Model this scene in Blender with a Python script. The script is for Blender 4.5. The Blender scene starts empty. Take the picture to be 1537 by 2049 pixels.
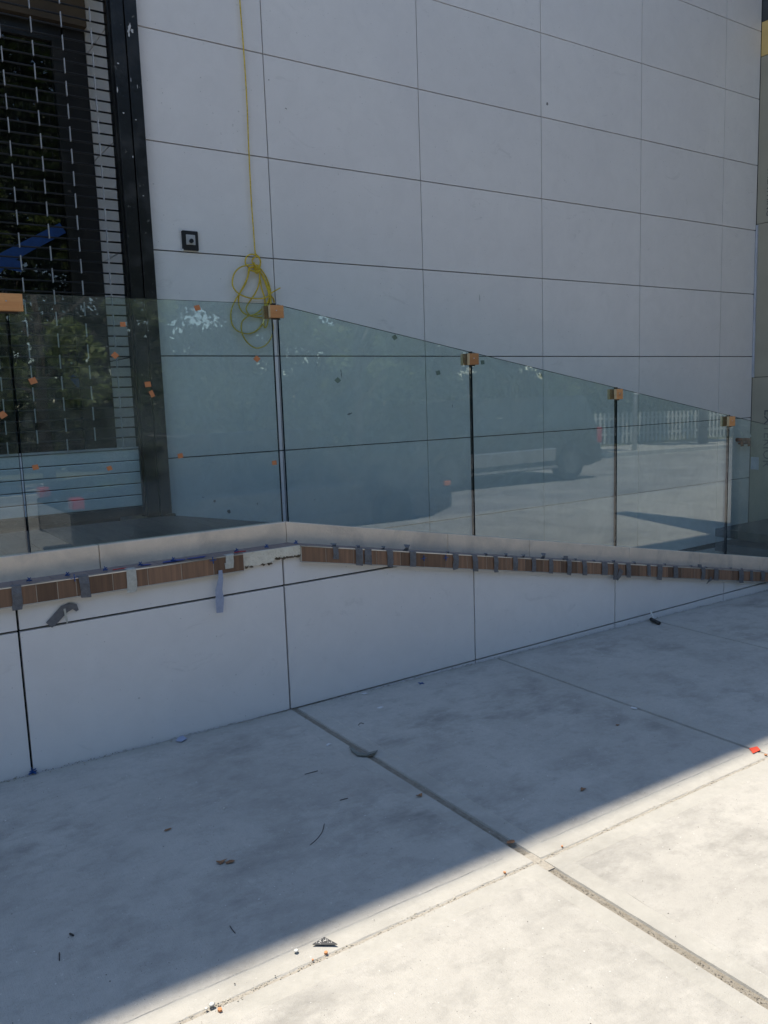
import bpy, math, random
import numpy as np
from mathutils import Vector, Matrix
random.seed(7); rng = np.random.default_rng(11)
sc = bpy.context.scene; COL = sc.collection
rad = math.radians

# ------------------------------------------------------------------ camera
FPX, YAW, PITCH, ROLL = 1628.8, 0.5903, 0.1368, 0.0346
EYE = Vector((0, 0, 1.5))
def axes():
    F = Vector((math.sin(YAW)*math.cos(PITCH), math.cos(YAW)*math.cos(PITCH), -math.sin(PITCH)))
    r = Vector((math.cos(YAW), -math.sin(YAW), 0)); d = F.cross(r)
    return F, math.cos(ROLL)*r+math.sin(ROLL)*d, -math.sin(ROLL)*r+math.cos(ROLL)*d
CF, CR, CD = axes()
cam = bpy.data.cameras.new('camera'); co = bpy.data.objects.new('camera', cam); COL.objects.link(co)
cam.sensor_fit = 'VERTICAL'; cam.sensor_height = 36; cam.lens = 36*FPX/2049
cam.clip_start = 0.05; cam.clip_end = 2000
M = Matrix.Identity(4)
for i in range(3):
    M[i][0] = CR[i]; M[i][1] = -CD[i]; M[i][2] = -CF[i]; M[i][3] = EYE[i]
co.matrix_world = M
sc.camera = co
def ray(x, y): return CF + (x-768.5)/FPX*CR + (y-1024.5)/FPX*CD
def onY(x, y, Y): v = ray(x, y); return EYE + v*(Y/v[1])
def onX(x, y, X): v = ray(x, y); return EYE + v*(X/v[0])
SL = -0.0156
def onG(x, y): v = ray(x, y); return EYE + v*(-1.5/(v[2]-SL*v[0]))
def gz(x): return SL*x

# ------------------------------------------------------------------ light
SUNV = Vector((-0.32, 1.0, 3.12)).normalized()
w = bpy.data.worlds.new('World'); sc.world = w; w.use_nodes = True
nt = w.node_tree; bg = nt.nodes['Background']
sky = nt.nodes.new('ShaderNodeTexSky'); sky.sky_type = 'NISHITA'; sky.sun_disc = False
sky.sun_elevation = math.asin(SUNV.z); sky.sun_rotation = math.atan2(SUNV.x, SUNV.y)
sky.air_density = 1.0; sky.dust_density = 0.2; sky.ozone_density = 1.15
nt.links.new(sky.outputs[0], bg.inputs[0]); bg.inputs[1].default_value = 0.15
sl = bpy.data.lights.new('sun', 'SUN'); sl.energy = 4.3; sl.angle = rad(0.55); sl.color = (1.0, 0.92, 0.80)
so = bpy.data.objects.new('sun', sl); COL.objects.link(so)
so.rotation_euler = SUNV.to_track_quat('Z', 'Y').to_euler(); so.location = (0, 0, 30)
vs = sc.view_settings; vs.view_transform = 'Standard'; vs.look = 'None'; vs.gamma = 1; vs.use_curve_mapping = False
vs.exposure = 0.74
sc.cycles.max_bounces = 10; sc.cycles.transparent_max_bounces = 24; sc.cycles.diffuse_bounces = 5
sc.cycles.caustics_reflective = False; sc.cycles.caustics_refractive = False
sc.cycles.sample_clamp_indirect = 6

# ------------------------------------------------------------------ materials
class NM:
    def __init__(s, name):
        s.m = bpy.data.materials.new(name); s.m.use_nodes = True; s.t = s.m.node_tree
        s.b = s.t.nodes['Principled BSDF']; s.out = s.t.nodes['Material Output']
        s.co = s.t.nodes.new('ShaderNodeNewGeometry').outputs['Position']
    def n(s, k): return s.t.nodes.new(k)
    def l(s, a, b): s.t.links.new(a, b)
    def objco(s): s.co = s.n('ShaderNodeTexCoord').outputs['Object']; return s
    def mapv(s, sc_, rot=(0,0,0)):
        m = s.n('ShaderNodeMapping'); m.inputs['Scale'].default_value = sc_ if hasattr(sc_, '__len__') else (sc_,)*3
        m.inputs['Rotation'].default_value = rot; s.l(s.co, m.inputs[0]); return m.outputs[0]
    def noise(s, scale, detail=4, rough=.55, lo=.3, hi=.7, dist=0, stretch=None, rot=(0,0,0)):
        t = s.n('ShaderNodeTexNoise'); t.inputs['Scale'].default_value = scale; t.inputs['Detail'].default_value = detail
        t.inputs['Roughness'].default_value = rough; t.inputs['Distortion'].default_value = dist
        s.l(s.mapv(stretch, rot) if stretch else s.co, t.inputs['Vector'])
        r = s.n('ShaderNodeMapRange'); r.inputs[1].default_value = lo; r.inputs[2].default_value = hi
        s.l(t.outputs['Fac'], r.inputs[0]); return r.outputs[0]
    def voro(s, scale, lo=0, hi=.5):
        t = s.n('ShaderNodeTexVoronoi'); t.inputs['Scale'].default_value = scale; s.l(s.co, t.inputs['Vector'])
        r = s.n('ShaderNodeMapRange'); r.inputs[1].default_value = lo; r.inputs[2].default_value = hi
        s.l(t.outputs['Distance'], r.inputs[0]); return r.outputs[0]
    def mix(s, f, a, b, mode='MIX'):
        m = s.n('ShaderNodeMix'); m.data_type = 'RGBA'; m.blend_type = mode
        for v, i in ((f, 0), (a, 6), (b, 7)):
            if isinstance(v, (int, float)): m.inputs[i].default_value = v
            elif isinstance(v, tuple): m.inputs[i].default_value = (*v, 1) if len(v) == 3 else v
            else: s.l(v, m.inputs[i])
        return m.outputs[2]
    def mul(s, a, k, add=0):
        m = s.n('ShaderNodeMath'); m.operation = 'MULTIPLY_ADD'; s.l(a, m.inputs[0]); m.inputs[2].default_value = add
        if isinstance(k, (int, float)): m.inputs[1].default_value = k
        else: s.l(k, m.inputs[1])
        return m.outputs[0]
    def color(s, c):
        if isinstance(c, tuple): s.b.inputs['Base Color'].default_value = (*c, 1)
        else: s.l(c, s.b.inputs['Base Color'])
        return s
    def set(s, rough=.6, metal=0, spec=.5):
        if isinstance(rough, (int, float)): s.b.inputs['Roughness'].default_value = rough
        else: s.l(rough, s.b.inputs['Roughness'])
        s.b.inputs['Metallic'].default_value = metal; s.b.inputs['Specular IOR Level'].default_value = spec; return s
    def bump(s, h, dist=.002, strength=1):
        b = s.n('ShaderNodeBump'); b.inputs['Distance'].default_value = dist; b.inputs['Strength'].default_value = strength
        s.l(h, b.inputs['Height']); s.l(b.outputs[0], s.b.inputs['Normal']); return s
MAT = {}
def simple(name, c, rough=.6, metal=0, c2=None, sc_=8, obj=False, bumpd=0, spec=.5):
    m = NM(name)
    if obj: m.objco()
    c2 = c2 or tuple(v*.72 for v in c)
    m.color(m.mix(m.noise(sc_, 6), c, c2)); m.set(rough, metal, spec)
    if bumpd: m.bump(m.noise(sc_*6, 5), bumpd)
    MAT[name] = m.m; return m.m

def concrete(name, base, dark, light, brush=True, pit=1.0):
    m = NM(name)
    big = m.noise(1.1, 5, .6, .35, .66, .5)
    cloud = m.noise(3.2, 9, .72, .42, .70, .12, stretch=(1, 1.7, 1))
    fine = m.noise(38, 6, .7, .3, .72); streak = m.noise(4.5, 5, .65, .55, .75, .4, stretch=(.5, 2.4, 1), rot=(0, 0, .5))
    c = m.mix(big, base, tuple(v*.86 for v in base))
    stain = m.mul(cloud, m.noise(1.9, 3, .5, .46, .62))
    c = m.mix(m.mul(stain, 1.0), c, dark)
    c = m.mix(m.mul(m.noise(8, 9, .74, .49, .73, .15, stretch=(1, 1.4, 1)), .5), c, dark)
    c = m.mix(m.mul(m.noise(2.4, 9, .72, .54, .72, .15), .35), c, light)
    c = m.mix(m.mul(m.noise(5.5, 9, .75, .58, .76, .15), .6), c, light)
    c = m.mix(m.mul(fine, .36), c, tuple(v*.72 for v in base))
    specks = m.noise(160, 2, .5, .69, .76)
    c = m.mix(m.mul(m.noise(420, 2, .5, .52, .72), .25*pit), c, dark)
    c = m.mix(m.mul(specks, .85*pit), c, tuple(v*.35 for v in base))
    wsp = m.noise(95, 2, .5, .735, .78)
    c = m.mix(m.mul(wsp, .8*pit), c, (.75, .74, .7))
    m.color(c); m.set(m.mul(fine, .25, .68), 0, .35)
    h = m.noise(260, 3, .6, .3, .7)
    if brush:
        br = m.noise(60, 4, .6, .3, .7, stretch=(5, .35, 1), rot=(0, 0, .25))
        h = m.mul(br, .9); 
        b2 = m.n('ShaderNodeMath'); b2.operation = 'ADD'; m.l(h, b2.inputs[0]); m.l(m.noise(330, 3, .6, .3, .7), b2.inputs[1]); h = b2.outputs[0]
    b3 = m.n('ShaderNodeMath'); b3.operation = 'MULTIPLY_ADD'; m.l(m.noise(7, 3), b3.inputs[0]); b3.inputs[1].default_value = 3; m.l(h, b3.inputs[2])
    m.bump(b3.outputs[0], .0008)
    MAT[name] = m.m; return m.m
concrete('slab_concrete', (.47, .447, .398), (.19, .183, .165), (.58, .558, .505))
concrete('tooled_concrete', (.445, .425, .376), (.30, .288, .255), (.52, .50, .45), brush=False, pit=.5)
concrete('kerb_concrete', (.42, .41, .38), (.3, .29, .27), (.5, .49, .46), brush=False)
simple('joint_sand', (.37, .335, .275), .95, 0, (.28, .245, .19), 60, bumpd=.003)
simple('light_sand', (.50, .46, .385), .95, 0, (.38, .34, .28), 90, bumpd=.002)
simple('asphalt', (.34, .33, .31), .85, 0, (.19, .185, .18), .9, bumpd=.003)
simple('grass_ground', (.06, .085, .03), .9, 0, (.12, .10, .05), 3)

def panel(name, base, warm):
    m = NM(name)
    n1 = m.noise(1.3, 5, .6, .35, .7, .3); n2 = m.noise(6, 6, .65, .4, .72, .8); n3 = m.noise(200, 3, .6, .3, .7)
    c = m.mix(n1, base, warm); c = m.mix(m.mul(n2, .3), c, tuple(v*.8 for v in base))
    c = m.mix(m.mul(n3, .08), c, tuple(v*.6 for v in base))
    oi = m.n('ShaderNodeObjectInfo')
    r = m.n('ShaderNodeMapRange'); r.inputs[3].default_value = .0; r.inputs[4].default_value = .16
    m.l(oi.outputs['Random'], r.inputs[0]); c = m.mix(r.outputs[0], c, tuple(v*.72 for v in base))
    sm = m.mul(m.noise(2.2, 7, .7, .62, .72, 2.5, stretch=(1, 1, 2.2), rot=(.3, .6, 0)), .30)
    c = m.mix(sm, c, tuple(v*.55 for v in base))
    sp = m.noise(70, 1, .4, .775, .80); c = m.mix(m.mul(sp, .35), c, (.12, .11, .10))
    m.color(c); m.set(.5, 0, .35); m.bump(n3, .0002)
    MAT[name] = m.m
panel('cladding', (.81, .785, .765), (.76, .735, .725))
simple('gap_black', (.012, .012, .014), .9)
simple('sheathing', (.36, .33, .255), .85, 0, (.31, .285, .22), 3)
simple('yellow_board', (.68, .48, .18), .8, 0, (.55, .38, .14), 6)
simple('print_ink', (.11, .11, .11), .7)
m = NM('black_steel'); d = m.noise(5, 6, .7, .5, .72); dd = m.noise(26, 4, .6, .66, .74)
m.color(m.mix(m.mul(dd, .65), m.mix(d, (.011, .011, .012), (.028, .027, .024)), (.22, .21, .19))); m.set(m.mul(d, .35, .3), 0, .5); m.bump(m.noise(60), .0006); MAT['black_steel'] = m.m
simple('rod_steel', (.05, .05, .052), .45, .6)
simple('link_aluminium', (.52, .52, .53), .4, .25)
simple('slat_aluminium', (.66, .68, .67), .45, 0, (.60, .62, .62))
simple('trim_metal', (.72, .71, .69), .28, 1.0, (.16, .165, .17), 1.7)  # bright and dark stretches painted into the colour as broken reflections
simple('trim_dull', (.30, .31, .31), .4, .6, (.5, .5, .48), 5)
simple('room_dark', (.02, .02, .022), .9)
simple('brown_beam', (.10, .075, .05), .7, 0, (.07, .055, .04), 4)
def wood(name, c1, c2, c3, sc_, rough=.6, stretch=(1, 1, .12), scale=30):
    m = NM(name).objco()
    g = m.noise(scale, 6, .7, .3, .7, .7, stretch=stretch); g2 = m.noise(scale*.25, 3, .5, .35, .65, .5, stretch=stretch)
    oi = m.n('ShaderNodeObjectInfo')
    c = m.mix(g2, c1, c2); c = m.mix(m.mul(g, .6), c, c3)
    r = m.n('ShaderNodeMapRange'); r.inputs[3].default_value = .55; r.inputs[4].default_value = 1.35
    m.l(oi.outputs['Random'], r.inputs[0]); hs = m.n('ShaderNodeHueSaturation'); m.l(r.outputs[0], hs.inputs['Value']); m.l(c, hs.inputs['Color'])
    m.color(hs.outputs[0]); m.set(rough, 0, .4); m.bump(g, .0004); MAT[name] = m.m
wood('wood_tile', (.33, .18, .105), (.19, .11, .07), (.085, .055, .042), 1, .5, (2.2, 1, .12), 22)
wood('clamp_wood', (.55, .29, .12), (.46, .22, .085), (.33, .15, .06), 1, .7, (.12, 1, 1), 60)
simple('end_grain', (.66, .50, .28), .8, 0, (.5, .36, .2), 120)
m = NM('floor_tile'); g = m.noise(25, 6, .7, .3, .7, .5, stretch=(1, .12, 1))
m.color(m.mix(g, (.15, .13, .115), (.085, .075, .068))); m.set(.55, 0, .4); MAT['floor_tile'] = m.m
simple('grout', (.30, .28, .25), .9)
simple('pale_grout', (.52, .46, .38), .9)
m = NM('ledge_tile'); g = m.noise(25, 6, .7, .3, .7, .5, stretch=(1, .3, 1))
m.color(m.mix(g, (.27, .21, .19), (.19, .15, .14))); m.set(.45, 0, .4); MAT['ledge_tile'] = m.m
m = NM('curb_render'); a = m.noise(9, 6, .7, .38, .7, .6); b_ = m.noise(3, 5, .6, .5, .75, 1)
m.color(m.mix(m.mul(b_, .6), m.mix(a, (.84, .70, .555), (.73, .615, .49)), (.42, .37, .32))); m.set(.75, 0, .3); m.bump(m.noise(90, 5), .0008); MAT['curb_render'] = m.m
m = NM('mortar'); a = m.noise(22, 7, .75, .35, .7, .6)
m.color(m.mix(m.mul(m.noise(40, 3, .6, .62, .7), .5), m.mix(a, (.82, .77, .65), (.66, .60, .48)), (.25, .18, .1))); m.set(.9); m.bump(m.noise(60, 6, .7), .004); MAT['mortar'] = m.m
simple('mortar_dark', (.10, .075, .05), .95, 0, (.2, .15, .1), 60, bumpd=.003)
simple('grey_tape', (.17, .17, .18), .42, 0, (.11, .11, .12), 60, bumpd=.0015)
simple('white_tape', (.55, .54, .48), .7, 0, (.42, .41, .36), 80, bumpd=.0006)
simple('pale_label', (.50, .52, .58), .7)
simple('pale_blue_tape', (.36, .40, .52), .6, 0, (.27, .31, .43), 60, bumpd=.0006)
simple('blue_tape', (.006, .055, .22), .55, 0, (.005, .04, .16), 40)
simple('spacer_blue', (.01, .075, .27), .4)
simple('blue_paper', (.04, .07, .28), .6)
simple('red_plastic', (.55, .03, .02), .5)
simple('orange_paper', (.50, .20, .08), .7, 0, (.40, .15, .06), 60)
simple('grey_paper', (.30, .33, .32), .7)
simple('red_paper', (.75, .07, .03), .7)
simple('yellow_rope', (.85, .62, .05), .6, 0, (.50, .34, .025), 90, bumpd=.001)
simple('white_plastic', (.75, .75, .73), .4)
simple('white_paper', (.7, .7, .7), .8)
simple('black_plate', (.016, .017, .02), .45)
simple('brass', (.35, .12, .06), .4, .7, (.2, .07, .04), 40)
simple('leaf_brown', (.30, .16, .08), .8, 0, (.2, .1, .05), 60)
simple('twig', (.035, .03, .028), .8)
simple('chip_orange', (.60, .26, .11), .8)
simple('stone_white', (.7, .68, .62), .85)
simple('grit', (.55, .51, .42), .9, 0, (.35, .31, .24), 200)
simple('plastic_scrap', (.17, .18, .16), .5)
simple('mesh_metal', (.05, .05, .055), .6, 0, (.03, .03, .03), 130)
simple('dark_board', (.055, .06, .065), .7)
simple('scuff', (.22, .21, .21), .9)
simple('plaster_white', (.6, .6, .6), .9)
simple('pencil_black', (.02, .02, .02), .5)
simple('bark', (.17, .14, .11), .9, 0, (.09, .075, .06), 14, bumpd=.02)
simple('fence_paint', (.55, .55, .51), .7)
simple('tyre', (.02, .02, .02), .85)
simple('rim', (.13, .13, .13), .4, .5)
simple('car_blue', (.01, .018, .04), .18)
simple('car_dark', (.016, .018, .02), .2)
simple('chrome', (.8, .8, .8), .12, 1.0)
simple('pole_metal', (.5, .5, .48), .5, .3)
simple('sign_white', (.75, .75, .75), .5)
simple('amber', (.8, .2, .02), .2); simple('lamp_red', (.5, .01, .01), .15)
for k_ in ('car_blue', 'car_dark'): MAT[k_].node_tree.nodes['Principled BSDF'].inputs['Coat Weight'].default_value = 1
simple('road_sheen', (.45, .44, .42), .25, .7)  # pale grey carries the road's reflection on the dark vehicle's flank
m = NM('car_glass'); m.color((.01, .012, .014)).set(.05, 0, .6); MAT['car_glass'] = m.m
for nm_, ca, cb, ct in (('leaf_green', (.13, .18, .05), (.24, .29, .11), (.24, .32, .07)), ('leaf_dark', (.035, .055, .018), (.075, .105, .035), (.06, .10, .02))):
    m = NM(nm_); oi = m.noise(1.6, 3, .6, .35, .65)
    m.color(m.mix(oi, ca, cb)); m.set(.5, 0, .4)
    tr = m.n('ShaderNodeBsdfTranslucent'); tr.inputs[0].default_value = (*ct, 1); mx = m.n('ShaderNodeMixShader'); mx.inputs[0].default_value = .35
    m.l(m.b.outputs[0], mx.inputs[1]); m.l(tr.outputs[0], mx.inputs[2]); m.l(mx.outputs[0], m.out.inputs[0]); MAT[nm_] = m.m
def glass(name, tint, ior=1.5, gl=(1, 1, 1), dirt_haze=0.03):
    m = NM(name); t = m.n('ShaderNodeBsdfTransparent'); t.inputs[0].default_value = (*tint, 1)
    g = m.n('ShaderNodeBsdfGlossy'); g.inputs['Roughness'].default_value = .0; g.inputs[0].default_value = (*gl, 1)
    f = m.n('ShaderNodeFresnel'); ge = m.n('ShaderNodeNewGeometry')
    mr = m.n('ShaderNodeMapRange'); m.l(ge.outputs['Backfacing'], mr.inputs[0]); mr.inputs[3].default_value = ior; mr.inputs[4].default_value = 1/ior; m.l(mr.outputs[0], f.inputs[0])
    x = m.n('ShaderNodeMixShader'); m.l(f.outputs[0], x.inputs[0]); m.l(t.outputs[0], x.inputs[1]); m.l(g.outputs[0], x.inputs[2])
    df = m.n('ShaderNodeBsdfDiffuse'); df.inputs[0].default_value = (.42, .45, .43, 1)
    y = m.n('ShaderNodeMixShader'); m.l(m.mul(m.noise(4, 6, .7, .35, .75, 1), dirt_haze), y.inputs[0]); m.l(x.outputs[0], y.inputs[1]); m.l(df.outputs[0], y.inputs[2])
    m.l(y.outputs[0], m.out.inputs[0]); m.t.nodes.remove(m.b); MAT[name] = m.m
glass('rail_glass', (.85, .93, .915), 1.72, dirt_haze=.14)  # large share paints a pale haze into the panes, beyond thin dirt
glass('shop_glass', (.5, .52, .5), 1.55)
m = NM('glass_edge'); m.color((.002, .010, .014)).set(.5, 0, .15); MAT['glass_edge'] = m.m
m = NM('clear_plastic'); m.color((.25, .3, .28)).set(.3); MAT['clear_plastic'] = m.m

# ------------------------------------------------------------------ mesh helpers
class MB:
    def __init__(s): s.v = []; s.f = []; s.mi = []
    def add(s, vs, fs, mi=0):
        o = len(s.v); s.v += [tuple(v) for v in vs]; s.f += [tuple(i+o for i in f) for f in fs]; s.mi += [mi]*len(fs); return s
    def box(s, a, b, mi=0, skew=None):
        x0, y0, z0 = a; x1, y1, z1 = b
        vs = [(x0,y0,z0),(x1,y0,z0),(x1,y1,z0),(x0,y1,z0),(x0,y0,z1),(x1,y0,z1),(x1,y1,z1),(x0,y1,z1)]
        if skew: vs = [skew(v) for v in vs]
        return s.add(vs, [(0,3,2,1),(4,5,6,7),(0,1,5,4),(1,2,6,5),(2,3,7,6),(3,0,4,7)], mi)
    def prism(s, pts, off, mi=0):          # polygon (3-D points) extruded by a vector
        n = len(pts); off = Vector(off); P = [Vector(p) for p in pts]
        return s.add(P+[p+off for p in P], [tuple(range(n))[::-1], tuple(range(n, 2*n))]+[(i, (i+1)%n, n+(i+1)%n, n+i) for i in range(n)], mi)
    def tube(s, pts, r, n=6, mi=0, caps=True):
        pts = [Vector(p) for p in pts]; rr = r if hasattr(r, '__len__') else [r]*len(pts); vs = []; fs = []
        up = None
        for i, p in enumerate(pts):
            t = (pts[min(i+1, len(pts)-1)]-pts[max(i-1, 0)]).normalized()
            if up is None: up = Vector((0, 0, 1)) if abs(t.z) < .9 else Vector((1, 0, 0))
            u = t.cross(up); u = u.normalized() if u.length > 1e-6 else Vector((1, 0, 0)); up = u.cross(t)
            for k in range(n):
                a = 2*math.pi*k/n; vs.append(p+(u*math.cos(a)+up*math.sin(a))*rr[i])
        for i in range(len(pts)-1):
            for k in range(n): fs.append((i*n+k, i*n+(k+1)%n, (i+1)*n+(k+1)%n, (i+1)*n+k))
        if caps: fs.append(tuple(range(n))[::-1]); fs.append(tuple((len(pts)-1)*n+k for k in range(n)))
        return s.add(vs, fs, mi)
    def mesh(s, name, mats, smooth=False):
        me = bpy.data.meshes.new(name); me.from_pydata(s.v, [], s.f)
        for m in (mats if isinstance(mats, (list, tuple)) else [mats]): me.materials.append(MAT[m])
        for p, i in zip(me.polygons, s.mi): p.material_index = i; p.use_smooth = smooth
        me.update(); return me
def link(name, me, parent=None, loc=None):
    o = bpy.data.objects.new(name, me); COL.objects.link(o)
    if parent: o.parent = parent
    if loc is not None: o.location = loc
    return o
def build(mb, name, mats, parent=None, smooth=False, bevel=0, label=None):
    # origin at the piece's own centre
    c = np.array(mb.v).mean(0) if mb.v else np.zeros(3)
    pl = Vector(parent.location) if parent else Vector((0, 0, 0))
    mb.v = [(x-c[0], y-c[1], z-c[2]) for x, y, z in mb.v]
    o = link(name, mb.mesh(name, mats, smooth), parent, Vector(c)-pl)
    if bevel:
        b = o.modifiers.new('bevel', 'BEVEL'); b.width = bevel; b.segments = 2; b.limit_method = 'ANGLE'
    if label: o['label'] = label
    return o
def tag(o, label, cat, group=None, kind=None):
    if label: o['label'] = label
    if cat: o['category'] = cat
    if group: o['group'] = group
    if kind: o['kind'] = kind
    return o
def thing(name, loc, label, cat, group=None):
    o = bpy.data.objects.new(name, None); COL.objects.link(o); o.location = loc; o.empty_display_size = .1
    return tag(o, label, cat, group)
def struct(o): o['kind'] = 'structure'; return o
_cache = {}
def cbox(name, size, mat, parent, centre, bevel=0, key=None):   # box sharing mesh data by size
    k = (name, tuple(round(v, 4) for v in size), mat)
    if k not in _cache:
        sx, sy, sz = (v/2 for v in size); _cache[k] = MB().box((-sx, -sy, -sz), (sx, sy, sz)).mesh(name, mat)
    pl = Vector(parent.location) if parent else Vector((0, 0, 0))
    o = link(name, _cache[k], parent, Vector(centre)-pl)
    if bevel:
        b = o.modifiers.new('bevel', 'BEVEL'); b.width = bevel; b.segments = 1
    return o

def blob(px, py, w_, h_, Y, name, mat, parent, ang=0, n=12, th=.002, jag=.35):
    c = onY(px, py, Y); pts = []
    for k in range(n):
        a = 2*math.pi*k/n; r = 1+random.uniform(-jag, jag); x, z = w_*r*math.cos(a), h_*r*math.sin(a)
        pts.append((c.x+x*math.cos(ang)-z*math.sin(ang), Y, c.z+x*math.sin(ang)+z*math.cos(ang)))
    return build(MB().prism(pts, (0, -th, 0)), name, mat, parent)
YB = 4.947      # face of the tall wall
YL = 3.560      # face of the low wall
YC = 3.672      # face of the curb that carries the glass
W = 1.2223; RH = .6281
XC = [2.512+W*k for k in range(5)]; XE = 7.965
ZR = [1.813+RH*k for k in range(-3, 14)]
HTOP = 9.4

# ------------------------------------------------------------------ setting: ground, pavement, road
def sheet(name, x0, x1, y0, y1, dz, mat, top=True):
    return struct(build(MB().box((x0, y0, dz-.3), (x1, y1, dz), skew=lambda v: (v[0], v[1], v[2]+gz(v[0]))), name, mat))
g = struct(build(MB().box((-300, -600, -3.0), (300, 300, -2.2)), 'ground', 'grass_ground'))
pav = thing('pavement', (0, 0, 0), None, None); pav['kind'] = 'structure'
del_keys = [k for k in ('label', 'category') if k in pav]
build(MB().box((-9, 1.77, -.012), (16, 1.88, -.0060), skew=lambda v: (v[0], v[1], v[2]+gz(v[0]))), 'joint_filling', 'light_sand', pav)
build(MB().box((-9, -1.2, -.25), (16, YL+.02, -.0105), skew=lambda v: (v[0], v[1], v[2]+gz(v[0]))), 'joint_filling', 'joint_sand', pav)
def slab(x0, x1, y0, y1, g4, rough_edge=.0015):
    """g4 = half gap at left, right, near(y0), far(y1); raised centre, tooled band round it"""
    gl, gr, gn, gf = g4; band = .072
    xs = [x0+gl, x0+gl+.006, x0+gl+band, x0+gl+band+.004, x1-gr-band-.004, x1-gr-band, x1-gr-.006, x1-gr]
    ys = [y0+gn, y0+gn+.006, y0+gn+band, y0+gn+band+.004, y1-gf-band-.004, y1-gf-band, y1-gf-.006, y1-gf]
    def sub(a):
        out = [a[0], a[1], a[2], a[3]]; n = max(3, int((a[4]-a[3])/.05))
        out += [a[3]+(a[4]-a[3])*k/n for k in range(1, n)]; return out+[a[4], a[5], a[6], a[7]]
    X = sub(xs); Y = sub(ys); nx, ny = len(X), len(Y); vs = []; fs = []; mi = []
    def lev(i, n, soft=False):
        i = min(i, n-1-i); return [-.0072 if soft and i != n else -.020, -.0030, -.0022, 0][min(i, 3)]
    for j in range(ny):
        for i in range(nx):
            z = min(lev(i, nx), lev(j, ny, True)); x, y = X[i], Y[j]
            if min(i, nx-1-i) == 0: x += random.uniform(-1, 1)*rough_edge
            if min(j, ny-1-j) == 0: y += random.uniform(-1, 1)*rough_edge
            if min(i, nx-1-i, j, ny-1-j) == 1: z += random.uniform(-1, .4)*.0012; 
            if min(i, nx-1-i) in (2, 3): x += random.uniform(-1, 1)*.0016
            if min(j, ny-1-j) in (2, 3): y += random.uniform(-1, 1)*.0016
            vs.append((x, y, z+gz(x)))
    for j in range(ny-1):
        for i in range(nx-1):
            fs.append((j*nx+i, j*nx+i+1, (j+1)*nx+i+1, (j+1)*nx+i))
            b = min(i, nx-2-i, j, ny-2-j) < 3; mi.append(1 if b else 0)
    mb = MB(); mb.v = vs; mb.f = fs; mb.mi = mi
    return build(mb, 'slab', ['slab_concrete', 'tooled_concrete'], pav)
SX = [(-8.9, .0), (-6.2, .004), (-3.6, .004), (-1.0, .006), (1.792, .0125), (3.155, .0035), (4.567, .003), (5.95, .004), (7.35, .004), (8.75, .004), (10.2, .004), (12, .004), (13.9, .004), (15.9, .0)]
SY = [(-1.19, 0), (.10, .004), (1.826, .003), (YL-.003, .003)]
for (a, ga), (b, gb) in zip(SX[:-1], SX[1:]):
    for (c, gc), (d, gd) in zip(SY[:-1], SY[1:]): slab(a, b, c, d, (ga, gb, gc, gd))
kerb = struct(build(MB().box((-60, -1.36, -.5), (60, -1.2, 0), skew=lambda v: (v[0], v[1], v[2]+gz(v[0]))), 'kerb', 'kerb_concrete', bevel=.015))
sheet('road', -60, 60, -9.4, -1.36, -.17, 'asphalt')
sheet('far_pavement', -60, 60, -12.2, -9.4, -.05, 'kerb_concrete')
sheet('lawn', -60, 60, -60, -12.2, -.06, 'grass_ground')

# ------------------------------------------------------------------ tall building
bl = thing('commercial_building', (4.8, YB, 0), 'tall building clad in large pale grey panels with thin dark joints', 'building')
core = MB()
core.box((1.586, YB+.07, -.5), (1.72, 13, HTOP)).box((1.71, YB+.03, -.5), (XE-.02, 13, HTOP))
core.box((-9, YB+.03, 4.35), (1.71, 13, HTOP))
core.box((-9, YB+.03, -.5), (-1.6, 13, 4.35))
build(core, 'wall', 'gap_black', bl)
build(MB().box((-1.6, 8.2, .5), (1.71, 8.3, 4.35)).box((-1.6, 5.6, .7), (1.71, 8.2, .83)), 'back_room', 'room_dark', bl)
build(MB().box((-9.02, YB-.002, HTOP), (XE, 13, HTOP+.02)), 'parapet_cap', 'black_steel', bl)
g2 = .0038
def clad(x0, x1, z0, z1): cbox('cladding_panel', (x1-x0-2*g2, .028, z1-z0-2*g2), 'cladding', bl, ((x0+x1)/2, YB+.014+random.uniform(-.0006, .0006), (z0+z1)/2))
cols = [(1.706-g2, XC[0])]+[(XC[i], XC[i+1]) for i in range(4)]+[(XC[4], XE+g2)]
for i in range(len(ZR)-1):
    z0, z1 = ZR[i], min(ZR[i+1], HTOP)
    if z0 >= HTOP: break
    for a, b in cols: clad(a, b, z0, z1)
    if z0 > 3.9:
        for k in range(8): clad(1.29-W*(k+1), 1.29-W*k, z0 if z0 > 4.4 else 4.35, z1)
        clad(1.29, 1.706-g2, z0 if z0 > 4.4 else 4.35, z1)
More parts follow.
